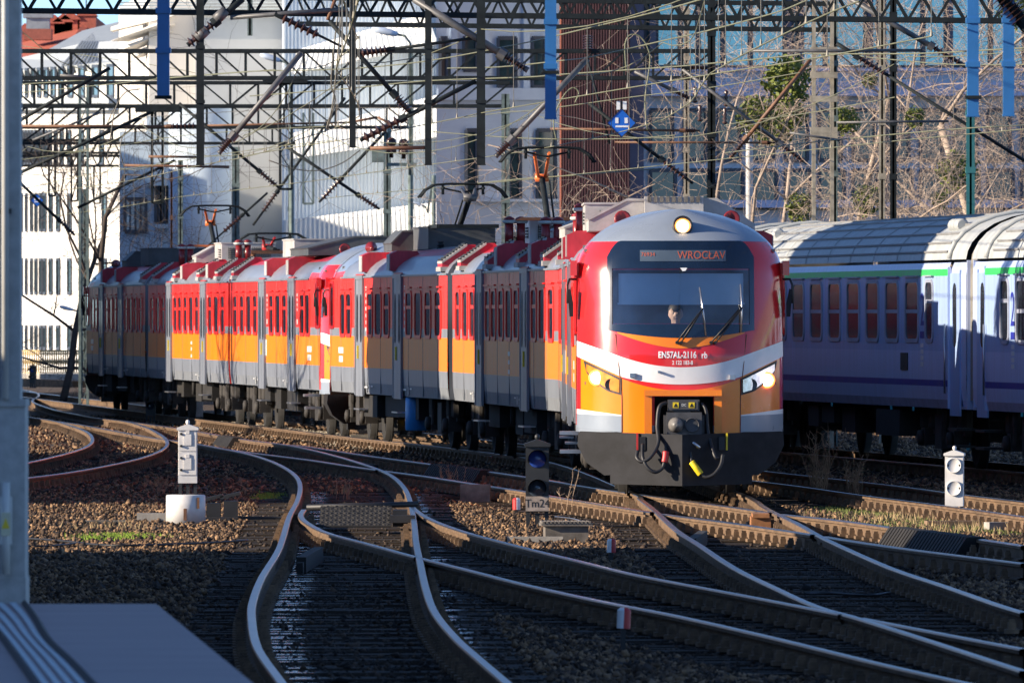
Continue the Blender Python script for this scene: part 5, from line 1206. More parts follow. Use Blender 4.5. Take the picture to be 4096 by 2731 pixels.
# railing on a low concrete parapet at far left
t = thing('railing', 'ornate yellowish railing on a concrete parapet at far left', 'railing'); Fr = Facade(60, 345, 330, 338)
b = MB()
for v, h in ((1398, 7), (1412, 4), (1486, 5)): q = Fr.rect(60, v, 330, v + h); slab(b, q, .06)
b.build('rail', mat('ochre_railing', (.45, .33, .16), .6, var=.3), t)
bal = MB(); bal.lathe((0, 0, 0), (0, 0, 1), [(0, .02), (.1, .035), (.2, .02), (.35, .045), (.5, .02), (.65, .035), (.75, .02)], 6); bm_ = bal.mesh('baluster', MAT['ochre_railing'])
for k in range(30): p = Fr.at(66 + k * 8.9, 1486); put('baluster', bm_, t, p)
b = MB(); slab(b, Fr.rect(40, 1492, 335, 1530), .4); b.build('parapet', conc, t)
b = MB(); q = [W(70, 1512, 336), W(290, 1522, 330), W(290, 1548, 330), W(70, 1545, 336)]; slab(b, q[::-1], .5); tag(b.build('concrete_step', timber), 'long brown trackside beam below the railing at far left', 'beam')

# ---------------------------------------------------------------- catenary gantries
def insul(b, p, q, n=6, r0=.035, r1=.085, mi=1):
    p = Vector(p); q = Vector(q); L = (q - p).length; prof = [(0, r0)]
    for k in range(n): a = L * (k + .2) / n; prof += [(a, r0), (a + L / n * .25, r1), (a + L / n * .4, r1 * .95), (a + L / n * .55, r0)]
    prof.append((L, r0)); b.lathe(p, q - p, prof, 8, mi)
def strut(parent, a, c, d, r=.045, m=None, ins=None, dd=0):
    r *= .78
    """a round cantilever tube between two sighted points; ins: where along it an insulator string sits"""
    p, q = W(*a, d), W(*c, d + dd); b = MB()
    if ins:
        i0 = p.lerp(q, ins); i1 = p.lerp(q, min(.97, ins + .6 / (q - p).length)); b.tube([p, i0], r, 8, 0); insul(b, i0, i1); b.tube([i1, q], r * .8, 8, 0)
        b.lathe(i0, p - q, [(0, r * 1.7), (.12, r * 1.7)], 8, 0)
    else: b.tube([p, q], r, 8, 0)
    return b.build('strut', [m or iron, porcelain, porcelain2], parent)
def droppost(parent, u0, u1, v1, d, m=None, vtop=-330):
    p, q = W((u0 + u1) / 2, vtop, d), W((u0 + u1) / 2, v1, d); w_ = (u1 - u0) / 4 / FPX * d; b = MB()
    b.bar(p, q, w_, w_ * .9); b.bar(q, q + Vector((0, 0, .02)), w_ * 1.1, w_ * 1.05)
    for k in range(3): z = lerp(q.z, p.z, .25 + .22 * k); b.box((p.x - w_ * .62, p.y - w_ * .6, z), (p.x + w_ * .62, p.y + w_ * .6, z + .05))
    return b.build('drop_post', m or iron, parent)
def latpost(parent, u0, u1, v0, v1, d, m=None, vt=0):
    b = MB(); a0, a1 = W(u0, v0, d), W(u0, v1, d); c0, c1 = W(u1, v0, d), W(u1, v1, d); w_ = .055
    for o in (0, .22):
        e = Vector((0, o, 0)); b.bar(a0 + e, a1 + e, w_); b.bar(c0 + e, c1 + e, w_); n = max(2, int((v1 - v0) / 62))
        for k in range(n):
            s, r_ = k / n, (k + 1) / n; x, y = (a0, a1), (c0, c1)
            if k % 2: x, y = y, x
            b.bar(x[0].lerp(x[1], s) + e, y[0].lerp(y[1], r_) + e, .035, .02)
        b.bar(a1 + e, c1 + e, w_)
    return b.build('lattice_post', m or iron, parent)
def truss(parent, ul, ur, v_top, v_bot, d, n, kind, m=None, depth=.35, slope=0.0):
    """a lattice beam level across the tracks at depth d, its members single parts"""
    m = m or iron; xl, xr = W(ul, 0, d).x, W(ur, 0, d).x; zt, zb = W(0, v_top, d).z, W(0, v_bot, d).z
    def P(s, top, e=0): return Vector((lerp(xl, xr, s), d + e, (zt if top else zb) - slope * s))
    for top in (0, 1):
        for e in (0, depth): b = MB(); b.bar(P(0, top, e), P(1, top, e), .085, .085); b.build('chord', m, parent)
    for k in range(n):
        s0, s1, sm_ = k / n, (k + 1) / n, (k + .5) / n; b = MB()
        for e in (0, depth):
            if kind == 'W': b.bar(P(s0, 1, e), P(sm_, 0, e), .05, .04); b.bar(P(sm_, 0, e), P(s1, 1, e), .05, .04)
            else:
                b.bar(P(s0, 1, e), P(s0, 0, e), .05, .05)
                dn = kind == 'N' if s0 < .5 else kind != 'N'
                b.bar(P(s0, 1 if dn else 0, e), P(s1, 0 if dn else 1, e), .05, .04)
        b.bar(P(s0, 0, 0), P(s1, 0, depth), .035, .03); b.build('brace', m, parent)
def mast(parent, u, d, w_, ztop, m=None, z0=-.2, lattice=False):
    p = W(u, 1256, d); b = MB()
    if lattice:
        h = w_ / 2
        for sx in (-h, h):
            for sy in (-h, h): b.bar((p.x + sx, d + sy, z0), (p.x + sx, d + sy, ztop), .07)
        n = int((ztop - z0) / .55)
        for k in range(n):
            z = lerp(z0, ztop, k / n); z1 = lerp(z0, ztop, (k + 1) / n); s = h if k % 2 else -h
            for e in (-h, h): b.bar((p.x + s, d + e, z), (p.x - s, d + e, z1), .035, .02)
            for e in (-h, h): b.bar((p.x + e, d + s, z), (p.x + e, d - s, z1), .035, .02)
    else:
        b.box((p.x - w_ / 2, d - w_ / 2, z0), (p.x + w_ / 2, d - w_ / 2 + .02, ztop)); b.box((p.x - w_ / 2, d + w_ / 2 - .02, z0), (p.x + w_ / 2, d + w_ / 2, ztop)); b.box((p.x - .02, d - w_ / 2, z0), (p.x + .02, d + w_ / 2, ztop))
        k = z0 + 1
        while k < ztop: b.box((p.x - w_ / 2 - .015, d - w_ / 2 - .015, k), (p.x + w_ / 2 + .015, d + w_ / 2 + .015, k + .12)); k += 1.1
    return b.build('mast', m or mastgreen, parent)
GG = 'catenary gantries across the tracks'
# nearest gantry: blue painted drop posts (its beam is above the picture)
g = thing('catenary_gantry', 'nearest gantry with hanging posts painted bright blue', 'catenary gantry', (0, 0, 0), 0, GG); d = 92
for u0, u1, v1 in ((629, 678, 393), (2180, 2225, 477), (3869, 3914, 467), (4012, 4056, 465)): droppost(g, u0, u1, v1, d, bluepost)
truss(g, -900, 5000, -420, -330, d, 22, 'W'); mast(g, -900, d, .3, 8.6); mast(g, 5000, d, .3, 8.6)
b = MB()
for u in (2180, 629, 3869): p = W(u + 24, 395 if u != 2180 else 295, d); b.box((p.x - .075, d - .07, p.z), (p.x + .075, d + .07, p.z + .03))
b.build('clamp', iron, g)
b = MB(); b.tube([W(3930, -110, d), W(4096, 95, d), W(4180, 190, d)], .06, 8); insul(b, W(4000, -20, d), W(4085, 82, d), 7, .05, .12); b.build('strut', [iron, porcelain], g)
# second gantry with black drop posts and thick struts
g = thing('catenary_gantry', 'gantry of four long black hanging posts and slanting tubes in front of the train', 'catenary gantry', (0, 0, 0), 0, GG); d = 150
for u0, u1, v1 in ((786, 816, 660), (1398, 1423, 590), (1700, 1726, 660), (1907, 1941, 660)): droppost(g, u0, u1, v1, d)
truss(g, -700, 4800, -330, -260, d, 30, 'N'); mast(g, -700, d, .3, 8.8); mast(g, 4800, d, .3, 8.8)
for a, c, r, m, ins in (((973, -5), (750, 180), .06, iron, .55), ((1318, 84), (1645, 454), .045, iron, .82), ((1903, 323), (1440, 561), .045, iron, .66), ((1655, -5), (2112, 281), .07, irongrey, .8), ((2351, 234), (1982, 627), .055, irongrey, .86), ((1206, 210), (875, 613), .055, irongrey, .86),
    ((1390, 35), (921, 70), .045, irongrey, None), ((1115, 62), (1375, 190), .03, iron, .05), ((1340, 0), (1310, 80), .035, ironrust, None), ((1726, 589), (1480, 592), .035, ironrust, None), ((1905, 150), (1430, 215), .03, iron, .75)): strut(g, a, c, d, r, m, ins)
for u, v in ((905, 40), (830, 115)): p = W(u, v, d); b = MB(); b.lathe(p, Vector((-.6, 0, -.55)), [(0, .075), (.22, .085)], 10); b.build('clamp', irongrey, g)
# W-lattice beam near the top of the picture
g = thing('catenary_gantry', 'gantry with a criss-cross lattice beam along the top edge of the picture', 'catenary gantry', (0, 0, 0), 0, GG)
truss(g, -400, 4600, -60, 36, 170, 44, 'W', slope=.22); mast(g, -400, 170, .3, 9); mast(g, 4600, 170, .3, 9)
for u in (1400, 2846, 3040): p = W(u, 30, 170); b = MB(); b.bar(p, p + Vector((0, 0, 1.2)), .1); b.build('hanger', iron, g)
g = thing('catenary_gantry', 'gantry whose lower criss-cross chord ends at the paired lattice tower', 'catenary gantry', (0, 0, 0), 0, GG)
truss(g, 1190, 3330, -10, 94, 200, 24, 'W', slope=.12); mast(g, 3291, 200, .36, 9.6, masttan, lattice=True); mast(g, 3340, 201, .1, 9.6, mastgreen); mast(g, 1000, 200.5, .1, 9.6, mastgreen, z0=8)
b = MB(); p = W(3230, 300, 199.6)
for v in (200, 300, 395, 520, 545): p = W(3295, v, 199.6); b = MB(); b.box((p.x - .27, 199.5, p.z - .06), (p.x + .27, 199.62, p.z + .06)); b.build('cross_plate', masttan, g)
for a, c, r, m, ins in (((3243, 238), (2917, 636), .05, ironrust, .82), ((3346, 173), (4120, 655), .055, iron, .12), ((3000, 203), (3690, 201), .04, irongrey, None), ((3346, 489), (3795, 484), .03, irongrey, None), ((3402, -5), (3865, 266), .07, irongrey, .72), ((3160, 530), (3360, 560), .03, irongrey, None)): strut(g, a, c, 199, r, m, ins)
# Pratt beams one behind the other
g = thing('catenary_gantry', 'long framed gantry beam ending at the tall dark mast beside the train front', 'catenary gantry', (0, 0, 0), 0, GG)
truss(g, -300, 2846, 203, 311, 219, 27, 'N'); mast(g, 2846, 219, .17, 9.8, iron); mast(g, -300, 219, .3, 8.4)
for a, c, r, m, ins in (((2355, 412), (2772, 733), .05, iron, .72), ((2730, 276), (3229, 655), .05, irongrey, .8), ((2538, 285), (2758, 393), .05, irongrey, .75), ((2201, 514), (2800, 522), .035, ironrust, .9), ((2458, 568), (3100, 570), .03, ironrust, .95), ((2440, 575), (2351, 240), .0325, iron, None), ((2655, 262), (2830, 272), .05, iron, .6), ((440, 271), (70, 486), .05, iron, None), ((240, 300), (355, 308), .04, irongrey, None)): strut(g, a, c, 218.6, r, m, ins)
b = MB(); p = W(2352, 210, 219); insul(b, p, W(2352, 140, 219), 7, .05, .12); b.build('insulator', [porcelain, porcelain], g)
for u, v in ((2780, 365), (2905, 380), (2900, 450), (2800, 440)): b = MB(); p = W(u, v, 218.7); b.lathe(p - Vector((0, 0, .25)), (0, 0, 1), [(0, .03), (.04, .07), (.08, .03), (.12, .07), (.16, .03), (.2, .07), (.24, .03), (.32, .05), (.36, .02)], 10); b.build('insulator', porcelain, g)
g = thing('catenary_gantry', 'framed gantry beam with two lattice drop posts, ending at the blue-green mast', 'catenary gantry', (0, 0, 0), 0, GG)
truss(g, -200, 2040, 330, 423, 249, 20, 'N'); mast(g, 2022, 249, .2, 7.9, mastgreen); mast(g, -200, 249, .3, 7.8)
latpost(g, 608, 650, 440, 810, 249); latpost(g, 1120, 1167, 330, 755, 249)
for v in (435, 320): p = W(630 if v > 400 else 1140, v, 248.8); b = MB(); b.box((p.x - .55, 248.7, p.z - .07), (p.x + .55, 249.4, p.z + .07)); b.build('saddle', iron, g)
for a, c, r, m, ins in (((603, 449), (75, 692), .055, iron, None), ((716, 412), (1117, 751), .05, iron, .82), ((1136, 580), (1519, 836), .05, iron, .8), ((1547, 519), (1276, 808), .05, iron, .7), ((75, 503), (655, 505), .045, ironrust, None), ((655, 505), (1397, 489), .04, ironrust, .04), ((1397, 489), (1510, 468), .04, ironrust, None), ((1510, 468), (1575, 500), .04, ironrust, None), ((496, 660), (917, 667), .04, ironrust, None), ((594, 625), (786, 627), .04, ironrust, None), ((1165, 575), (1100, 574), .04, iron, None)): strut(g, a, c, 248.5, r, m, ins)
for u, v in ((1565, 605), (1615, 610)): b = MB(); p = W(u, v + 25, 248.7); b.lathe(p, (0, 0, 1), [(0, .05), (.1, .05), (.12, .13), (.22, .13), (.26, .06), (.34, .13), (.44, .12), (.5, .05)], 10); b.build('insulator', porcelain, g)
b = MB(); p = W(1545, 615, 248.6); b.box((p.x - .35, 248.3, p.z - .2), (p.x - .05, 248.9, p.z + .1)); b.box((p.x + .02, 248.4, p.z - .3), (p.x + .75, 248.6, p.z - .22)); b.build('switch_box', mastgreen, g)
g = thing('catenary_gantry', 'fourth framed beam down, ending at the slim green mast above the middle cars', 'catenary gantry', (0, 0, 0), 0, GG)
truss(g, -100, 1650, 425, 508, 275, 17, 'M'); mast(g, 1549, 275, .2, 7.6, mastgreen); mast(g, -100, 275, .3, 7.5); latpost(g, 1213, 1253, 450, 813, 275, mastgreen)
for a, c, r, m, ins in (((1380, 390), (1012, 900), .05, iron, .75), ((1070, 770), (800, 1010), .04, iron, .4), ((70, 720), (300, 940), .05, iron, .75), ((700, 640), (310, 830), .05, iron, None), ((130, 560), (400, 450), .04, irongrey, None)): strut(g, a, c, 274.5, r, m, ins)
for k, (vt, vb, ur, d, um, lab) in enumerate(((505, 572, 1180, 305, 945, 'far thin gantry beam behind the lattice drop posts'), (560, 622, 760, 335, 732, 'farther thin gantry beam low among the wires at left'), (610, 662, 620, 365, 712, 'farthest thin gantry beam just above the tail of the train'))):
    g = thing('catenary_gantry', lab, 'catenary gantry', (0, 0, 0), 0, GG); truss(g, -100, ur, vt, vb, d, 14, 'W' if k else 'M'); mast(g, (943, 712, 340)[k], d, .22, (7.4, 7.2, 7)[k], mastgreen); mast(g, -100, d, .3, 7)
    latpost(g, 195 + k * 90, 220 + k * 90, vb, vb + 210 - 30 * k, d)
# single masts
def single(label, u, d, w_, ztop, m, lat=False):
    p = W(u, 1256, d); t = thing('catenary_mast', label, 'catenary mast', (0, 0, 0), 0, 'single catenary masts'); mast(t, u, d, w_, ztop, m, lattice=lat); return t
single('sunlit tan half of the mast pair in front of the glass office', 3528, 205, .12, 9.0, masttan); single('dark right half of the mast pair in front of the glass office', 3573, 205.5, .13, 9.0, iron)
single('teal green mast standing under the right blue hanging post', 3882, 196, .16, 6.8, mat('teal_mast', (.03, .15, .16), .5, var=.2)); single('slim pale green pole left of the red slatted tower', 1643, 262, .13, 9.4, mastgreen)
single('slim green pole in front of the bare branches, right of the blue sign', 2746, 240, .13, 9.8, masttan); single('dark lattice mast at far left above the tail of the train', 335, 285, .22, 9, mastgreen, True)
single('slender pale mast over the train tail, left of the black lattice post', 722, 290, .14, 6.9, mastgreen); single('thin rusty pole over the train tail', 686, 292, .06, 6.6, ironrust); single('thin pole over the middle cars with grey green paint', 1163, 268, .13, 6.4, mastgreen)
# signs
def diamond(label, u, v, d, r, posts=True):
    p = W(u, v, d); t = thing('track_sign', label, 'sign', p, 0, 'blue diamond signs'); b = MB(); b.prism([(-r, 0), (0, -r), (r, 0), (0, r)], -.01, .01); b.build('panel', mat('sign_blue', (.01, .12, .55), .4, var=.05), t)
    e = MB()
    for a, c in (((-r, 0), (0, r)), ((0, r), (r, 0)), ((r, 0), (0, -r)), ((0, -r), (-r, 0))): e.bar((a[0], -.012, a[1]), (c[0], -.012, c[1]), .015, .015)
    e.build('border', black, t); m = MB()
    for x in (-.17 * r * 1.9, .17 * r * 1.9): m.box((x - .11 * r, -.018, -.02 * r), (x + .11 * r, -.012, .36 * r))
    m.box((-.42 * r, -.018, -.3 * r), (.46 * r, -.012, -.18 * r)); m.build('sign_bars', white, t)
    if posts:
        m = MB()
        for x in (-.09 * r, .09 * r): a, c = (x - .26 * r, x) if x < 0 else (x, x + .26 * r); m.box((a, -.015, .92 * r), (c, -.0, 1.5 * r))
        m.build('plate', white, t); q = MB(); q.box((-.02, .011, -1.2 * r), (.02, .04, 1.55 * r)); q.build('stem', black, t)
    return t
diamond('blue diamond sign with white bars and two small white plates above, before the red tower', 2486, 491, 195, .28); diamond('small dark blue diamond sign among the wires at far left', 148, 800, 285, .19, False)
# lamps
def street_lamp(label, u0, v0, u1, v1, d, pole):
    p = W(u0, v0, d); q = W(u1, v1, d); t = thing('street_lamp', label, 'street lamp', (0, 0, 0), 0, 'street lamps'); b = MB(); dr = (q - p); L = dr.length
    b.lathe(p, dr, [(0, .02), (L * .1, L * .11), (L * .35, L * .15), (L * .7, L * .13), (L * .95, L * .1), (L, .04)], 12); b.build('lamp_head', mat('lamp_head_white', (.6, .68, .8), .35), t); a = MB(); e = q + dr * .5 + Vector((0, 0, -.15)); a.tube([q, q + dr * .3, e, W(pole, 700, d)], .03, 8); f = W(pole, 1256, d); a.tube([W(pole, 700, d), Vector((f.x, d, -.2))], .06, 8); a.build('pole', mastgreen, t); return t
street_lamp('white street lamp head high before the bright corrugated band', 1487, 112, 1590, 137, 255, 1641); street_lamp('white street lamp head left of the corrugated hall', 1040, 217, 1120, 242, 258, 1166); street_lamp('low grey street lamp at far left beside the last car', 238, 1224, 292, 1238, 300, 322); street_lamp('small grey street lamp before the lowest corrugated band', 1650, 808, 1690, 822, 280, 1735)

# ---------------------------------------------------------------- overhead wires
def sagwire(label, cat, pts, r, m, drops=None, name='overhead_wire'):
    t = thing(name, label, cat, (0, 0, 0), 0, 'overhead wires'); b = MB(); b.tube(pts, r, 5, cap=False); b.build('wire', m, t)
    if drops:
        k = MB()
        for p, q in drops: k.tube([p, q], .006, 3); k.tube([q + Vector((0, 0, .07)), q], [.008, .018], 4)
        k.build('dropper', thinwire, t)['kind'] = 'stuff'
    return t
def catenary(path, lab, zc=5.35, zm=6.5, d0=60, d1=330, gs=(60, 92, 121, 150, 170, 219, 249, 275, 305, 335)):
    P = [p for p in path if d0 - 10 < p.y < d1 + 20]; gl = [g for g in gs if d0 <= g <= d1]; cw = []; ms = []; dr = []
    for a, c in zip(gl, gl[1:]):
        n = max(4, int((c - a) / 4))
        for k in range(n):
            d = lerp(a, c, k / n); p = at_depth(P, d)
            if not p: continue
            s = k / n; st_ = .18 * (1 if gl.index(a) % 2 else -1) * (1 - 2 * s); x = p.x + st_; z2 = zm - 4 * .42 * s * (1 - s) * ((c - a) / 30) ** 2 * .8
            cw.append(Vector((x, d, zc))); ms.append(Vector((x, d, z2)))
            if k: dr.append((ms[-1], cw[-1]))
    if len(cw) < 2: return
    sagwire('contact wire over the ' + lab, 'overhead wire', cw, .0085, copper); sagwire('carrying cable with droppers over the ' + lab, 'overhead wire', ms, .0085, copper, dr)
mid = lambda a, c, step=3.0: [(at_depth(a, d) + at_depth(c, d)) / 2 for d in np.arange(max(min(p.y for p in a), min(p.y for p in c)) + .5, min(max(p.y for p in a), max(p.y for p in c)), step)][::-1]
catenary(ext(mid(rE, rF), 60, 0), "red train's track"); catenary(ext(mid(rA, rB), 40, 0), 'S-curved foreground track', 5.4, 6.6); catenary(ext(mid(rH, rI), 10, 0), 'crossing track in the sunlit band', 5.45, 6.7, 80, 219)
catenary(cc, 'violet coaches', 5.4, 6.8); 
for lab, pts, d0, d1, r in (
    ('sunlit wire rising from the left pole to the top edge right of the red tower', [(70, 337), (458, 313), (683, 309), (1000, 285), (1360, 276), (1697, 245), (2100, 171), (2234, 140), (2636, 44), (2795, 0), (2900, -30)], 240, 120, .016),
    ('sunlit wire crossing the upper left below the cornices', [(70, 372), (458, 334), (627, 316), (1100, 278)], 250, 200, .014),
    ('sunlit wire rising over the red tower to the upper right', [(1790, 272), (2000, 267), (2234, 243), (2365, 227), (2645, 164), (2823, 124), (3100, 51), (3229, 0), (3300, -20)], 190, 125, .016),
    ('long sunlit wire running level across the red tower', [(1000, 383), (1397, 353), (1700, 323), (2100, 308), (2243, 297), (2655, 269), (2823, 255), (3100, 229), (3225, 213)], 230, 150, .018),
    ('wire crossing the right-hand lattice tower to the right edge', [(3225, 213), (3318, 215), (3687, 213), (4010, 196), (4120, 190)], 150, 120, .014),
    ('wire sagging to the right edge in front of the glass office', [(3440, 222), (3481, 229), (3804, 257), (4120, 257)], 160, 130, .012),
    ('thin wire rising past the dark mast at mid height', [(1860, 470), (2000, 451), (2178, 435), (2538, 386), (2865, 346), (3200, 290)], 210, 160, .012),
    ('wire nearly level below the blue sign', [(1730, 526), (2100, 552), (2482, 554), (2700, 540)], 200, 180, .013),
    ('thin wire through the branches below the mistletoe', [(2900, 500), (3000, 482), (3234, 451), (3580, 388)], 200, 170, .012),
    ('low sunlit wire over the violet coach to the right edge', [(2900, 610), (3000, 598), (3252, 568), (3771, 519), (4120, 498)], 190, 140, .013),
    ('sunlit wire passing just behind the raised orange pantograph', [(1890, 735), (2000, 722), (2159, 708), (2234, 704), (2641, 673)], 190, 170, .014),
    ('wire slanting down across the left windows', [(70, 111), (130, 160), (240, 245), (440, 310)], 230, 230, .014),
    ('wire sagging from upper left behind the blue post', [(70, 180), (300, 215), (650, 265), (820, 300)], 235, 220, .01),
    ('taut wire from left edge of the lattice posts to the corrugated hall', [(70, 640), (430, 590), (700, 545), (1000, 520), (1300, 505)], 260, 230, .012),
    ('lower taut wire above the far cars', [(70, 760), (340, 700), (640, 655), (1000, 600), (1330, 560)], 260, 225, .012),
    ('thin wire crossing from mid left to the lattice tower', [(560, 470), (1040, 440), (1560, 430), (2180, 452), (2600, 545)], 235, 200, .009)):
    P = [W(u, v, lerp(d0, d1, k / (len(pts) - 1))) for k, (u, v) in enumerate(pts)]; sagwire(lab, 'overhead wire', smooth(P, 4), r * .72, copper if r > .0095 else thinwire)
for lab, pts, d in (('green jumper cable looping left of the blue sign', [(2225, 560), (2215, 480), (2250, 390), (2290, 350), (2315, 370), (2300, 410)], 200), ('green jumper cable looping above the blue sign', [(2505, 280), (2500, 180), (2520, 140), (2560, 145), (2590, 190), (2600, 250), (2580, 400), (2590, 520)], 190), ('long jumper cable sagging from the left blue post', [(440, 560), (460, 440), (500, 370), (560, 355)], 230), ('bundle of loose cables hanging by the second black post', [(1360, 0), (1340, 150), (1325, 330), (1340, 400), (1310, 520)], 180), ('second loose cable by the second black post', [(1365, 60), (1350, 230), (1330, 420), (1300, 530)], 180), ('black jumper sagging below the middle lattice post', [(1075, 640), (1180, 675), (1280, 680), (1370, 650), (1440, 600)], 245), ('looped wire at the left lattice post', [(420, 510), (470, 420), (520, 470), (480, 580), (500, 680)], 255), ('half hoop of cable above the mast pair at right', [(3450, 200), (3460, 130), (3500, 115), (3550, 120), (3565, 165)], 203)):
    b = MB(); b.tube(smooth([W(u, v, d) for u, v in pts], 5), .014, 5); tag(b.build('jumper_cable', copper if 'green' in lab else thinwire), lab, 'cable')
# ---------------------------------------------------------------- trees
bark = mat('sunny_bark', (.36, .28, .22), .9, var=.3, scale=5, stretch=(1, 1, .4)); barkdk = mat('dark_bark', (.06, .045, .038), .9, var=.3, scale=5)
leafm = mat('mistletoe_leaf', (.12, .145, .02), .7, var=.5, scale=20)
def tree(label, base, h, seed, lean_, r0, m, levels=5, spread=.55, clumps=(), twig=.0055, nb=(3, 4), droop=.0, z_start=.25):
    rr = random.Random(seed); t = thing('bare_tree', label, 'tree', base, 0, 'bare winter trees'); tr = MB(); cr = MB()
    def grow(p, d, L, r, lev):
        n = 5 if lev < 3 else 4; pts = [p.copy()]; rs = [r]; q = p.copy(); dd = d.copy()
        for k in range(n):
            dd = (dd + Vector((rr.gauss(0, .16), rr.gauss(0, .16), rr.gauss(.02, .12) - droop * lev * .1))).normalized(); q = q + dd * L / n; pts.append(q.copy()); rs.append(max(twig * .5, r * (1 - .55 * (k + 1) / n)))
        (tr if lev <= 1 else cr).tube(pts, rs, 7 if lev < 2 else (4 if lev < 4 else 3), 0, lev < 2)
        if lev >= levels: return
        c = rr.randint(*nb) + (2 if lev == 0 else 0)
        for j in range(c):
            s = rr.uniform(z_start if lev == 0 else .2, 1); i = min(n, int(s * n + .5)); a = rr.uniform(0, 6.28); e = dd.orthogonal(); e.rotate(Quaternion(dd, a)); nd = (dd * rr.uniform(.3, 1) + e * rr.uniform(.5, 1.1) * (1 + spread * .5)).normalized(); nd.z += .08
            grow(pts[i], nd.normalized(), L * rr.uniform(.5, .8), max(twig, rs[i] * rr.uniform(.36, .58)), lev + 1)
    grow(Vector((0, 0, -.2)), Vector(lean_).normalized(), h, r0, 0)
    tr.build('trunk', m, t); cr.build('crown', m, t)
    return t
def mistletoe(label, u, v, d, r, seed, n=800):
    rr = random.Random(seed); c = W(u, v, d); b = MB()
    for _ in range(n):
        while True:
            q = Vector((rr.uniform(-1, 1), rr.uniform(-1, 1), rr.uniform(-1, 1)))
            if q.length < 1 and (q.length > .45 or rr.random() < .2): break
        a = Vector((rr.gauss(0, 1), rr.gauss(0, 1), rr.gauss(0, 1))).normalized(); e = a.orthogonal().normalized(); s = r * rr.uniform(.13, .24); q = q * r * rr.uniform(.75, 1.1)
        b.add([q - e * s * .35, q + a * s * .6, q + e * s * .35, q - a * s * .6], [(0, 1, 2, 3)])
    t = thing('mistletoe', label, 'mistletoe', c, 0, 'mistletoe balls in the bare trees'); b.build('leaves', leafm, t); s_ = MB()
    for _ in range(14): e = Vector((rr.gauss(0, 1), rr.gauss(0, 1), rr.gauss(0, 1))).normalized() * r * .8; s_.tube([(0, 0, 0), e], .01, 3)
    s_.build('stems', barkdk, t)
def tb(u, d): p = W(u, 1256, d); return (p.x, d, 0)
tree('bare tree with leaning pale trunk behind the violet coach', tb(3560, 226), 7.5, 5, (-.5, .1, 1), .15, bark, 5, nb=(3, 5))
tree('bare tree with trunk leaning to the left out of the right edge', tb(4150, 228), 7.5, 9, (-.45, 0, 1), .19, bark, 5, nb=(3, 5))
tree('bare tree in the middle of the thicket, behind the lattice tower', tb(3330, 236), 8, 14, (.12, 0, 1), .13, bark, 5, nb=(3, 5))
tree('bare tree spreading over the dark mast right of the red tower', tb(3010, 242), 7.0, 21, (.1, 0, 1), .1, bark, 5, nb=(3, 4))
tree('low bare tree with twigs drooping behind the coach roof', tb(3760, 214), 5.2, 33, (.15, 0, 1), .11, bark, 5, nb=(3, 5), droop=.5)
tree('low bushy bare tree between train front and coach', tb(3150, 222), 5.0, 41, (.2, 0, 1), .1, bark, 5, nb=(3, 5), droop=.4)
tree('slim bare tree with high crown at the upper right corner', tb(3950, 244), 9, 55, (-.1, 0, 1), .15, bark, 5, nb=(3, 4))
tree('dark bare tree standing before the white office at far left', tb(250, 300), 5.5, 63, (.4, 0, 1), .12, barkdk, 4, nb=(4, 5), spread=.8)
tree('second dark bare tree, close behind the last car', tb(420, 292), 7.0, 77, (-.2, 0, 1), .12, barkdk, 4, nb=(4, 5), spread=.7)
for i, (u, v, r, lab) in enumerate(((3150, 320, 1.35, 'large dark mistletoe ball left of the lattice tower, the highest'), (3030, 470, 1.2, 'yellowish mistletoe ball right of the dark mast'), (3160, 460, 1.0, 'olive mistletoe ball behind the rusty slanting tube'), (3380, 480, .8, 'mistletoe ball just right of the lattice tower'), (3470, 800, .9, 'bright mistletoe ball low beside the sunlit mast'), (3200, 830, .9, 'low mistletoe ball left of the lattice tower foot'), (3660, 470, .6, 'small mistletoe ball right of the mast pair'), (3830, 690, 1.2, 'large dim mistletoe ball left of the teal mast'), (3100, 520, 1.1, 'dark mistletoe mass in shade under the rusty tube'), (3760, 800, .55, 'small low mistletoe ball above the coach roof'), (4060, 40, 1.0, 'mistletoe ball at the upper right corner'), (3480, 320, .5, 'small round mistletoe ball upper middle'))): mistletoe(lab, u, v, 218 + (i * 7) % 20, r * .42, 100 + i)

# ---------------------------------------------------------------- platform and the concrete pole at the left edge
plat = mat('worn_asphalt_paving', (.36, .29, .28), .75, var=.12, scale=1.2, stretch=(.4, 2, 1)); pz = .85
e0 = W(1031, 2731, 1); E0 = G(1100, 2800, pz); E1 = G(625, 2412, pz); bk = E1.y
b = MB(); P = [E0, E1, Vector((-9, bk, pz)), Vector((-9, 20, pz)), Vector((E0.x + (E0.x - E1.x) / (E0.y - E1.y) * (20 - E0.y), 20, pz))]
lo = [Vector((p.x, p.y, GZ - .1)) for p in P]; b.add([tuple(p) for p in P] + [tuple(p) for p in lo], [(0, 1, 2, 3, 4)] + [(i, i + 5, (i + 1) % 5 + 5, (i + 1) % 5) for i in range(5)])
pf = tag(fixn(b.build('platform', plat)), 'grey paved platform end in the lower left corner', 'platform'); pf['kind'] = 'structure'
def pcurve(pts): return smooth([G(u, v, pz) for u, v in pts], 6)
left_ = [(-150, 2412), (-60, 2480), (0, 2538), (75, 2640), (140, 2731), (190, 2800)]; right_ = [(98, 2412), (140, 2470), (196, 2561), (290, 2650), (362, 2726), (420, 2790)]
La, Ra = pcurve(left_), pcurve(right_)
for k in range(4):
    b = MB(); n = len(La); rows = []
    for s in (.1 + k * .215, .1 + k * .215 + .12): rows.append([La[i].lerp(Ra[i], s) + Vector((0, 0, .008)) for i in range(n)])
    b.grid(rows, 0, False); b.build('tactile_strip', mat('pale_tactile_strip', (.5, .58, .6), .6, var=.12, scale=6), pf)
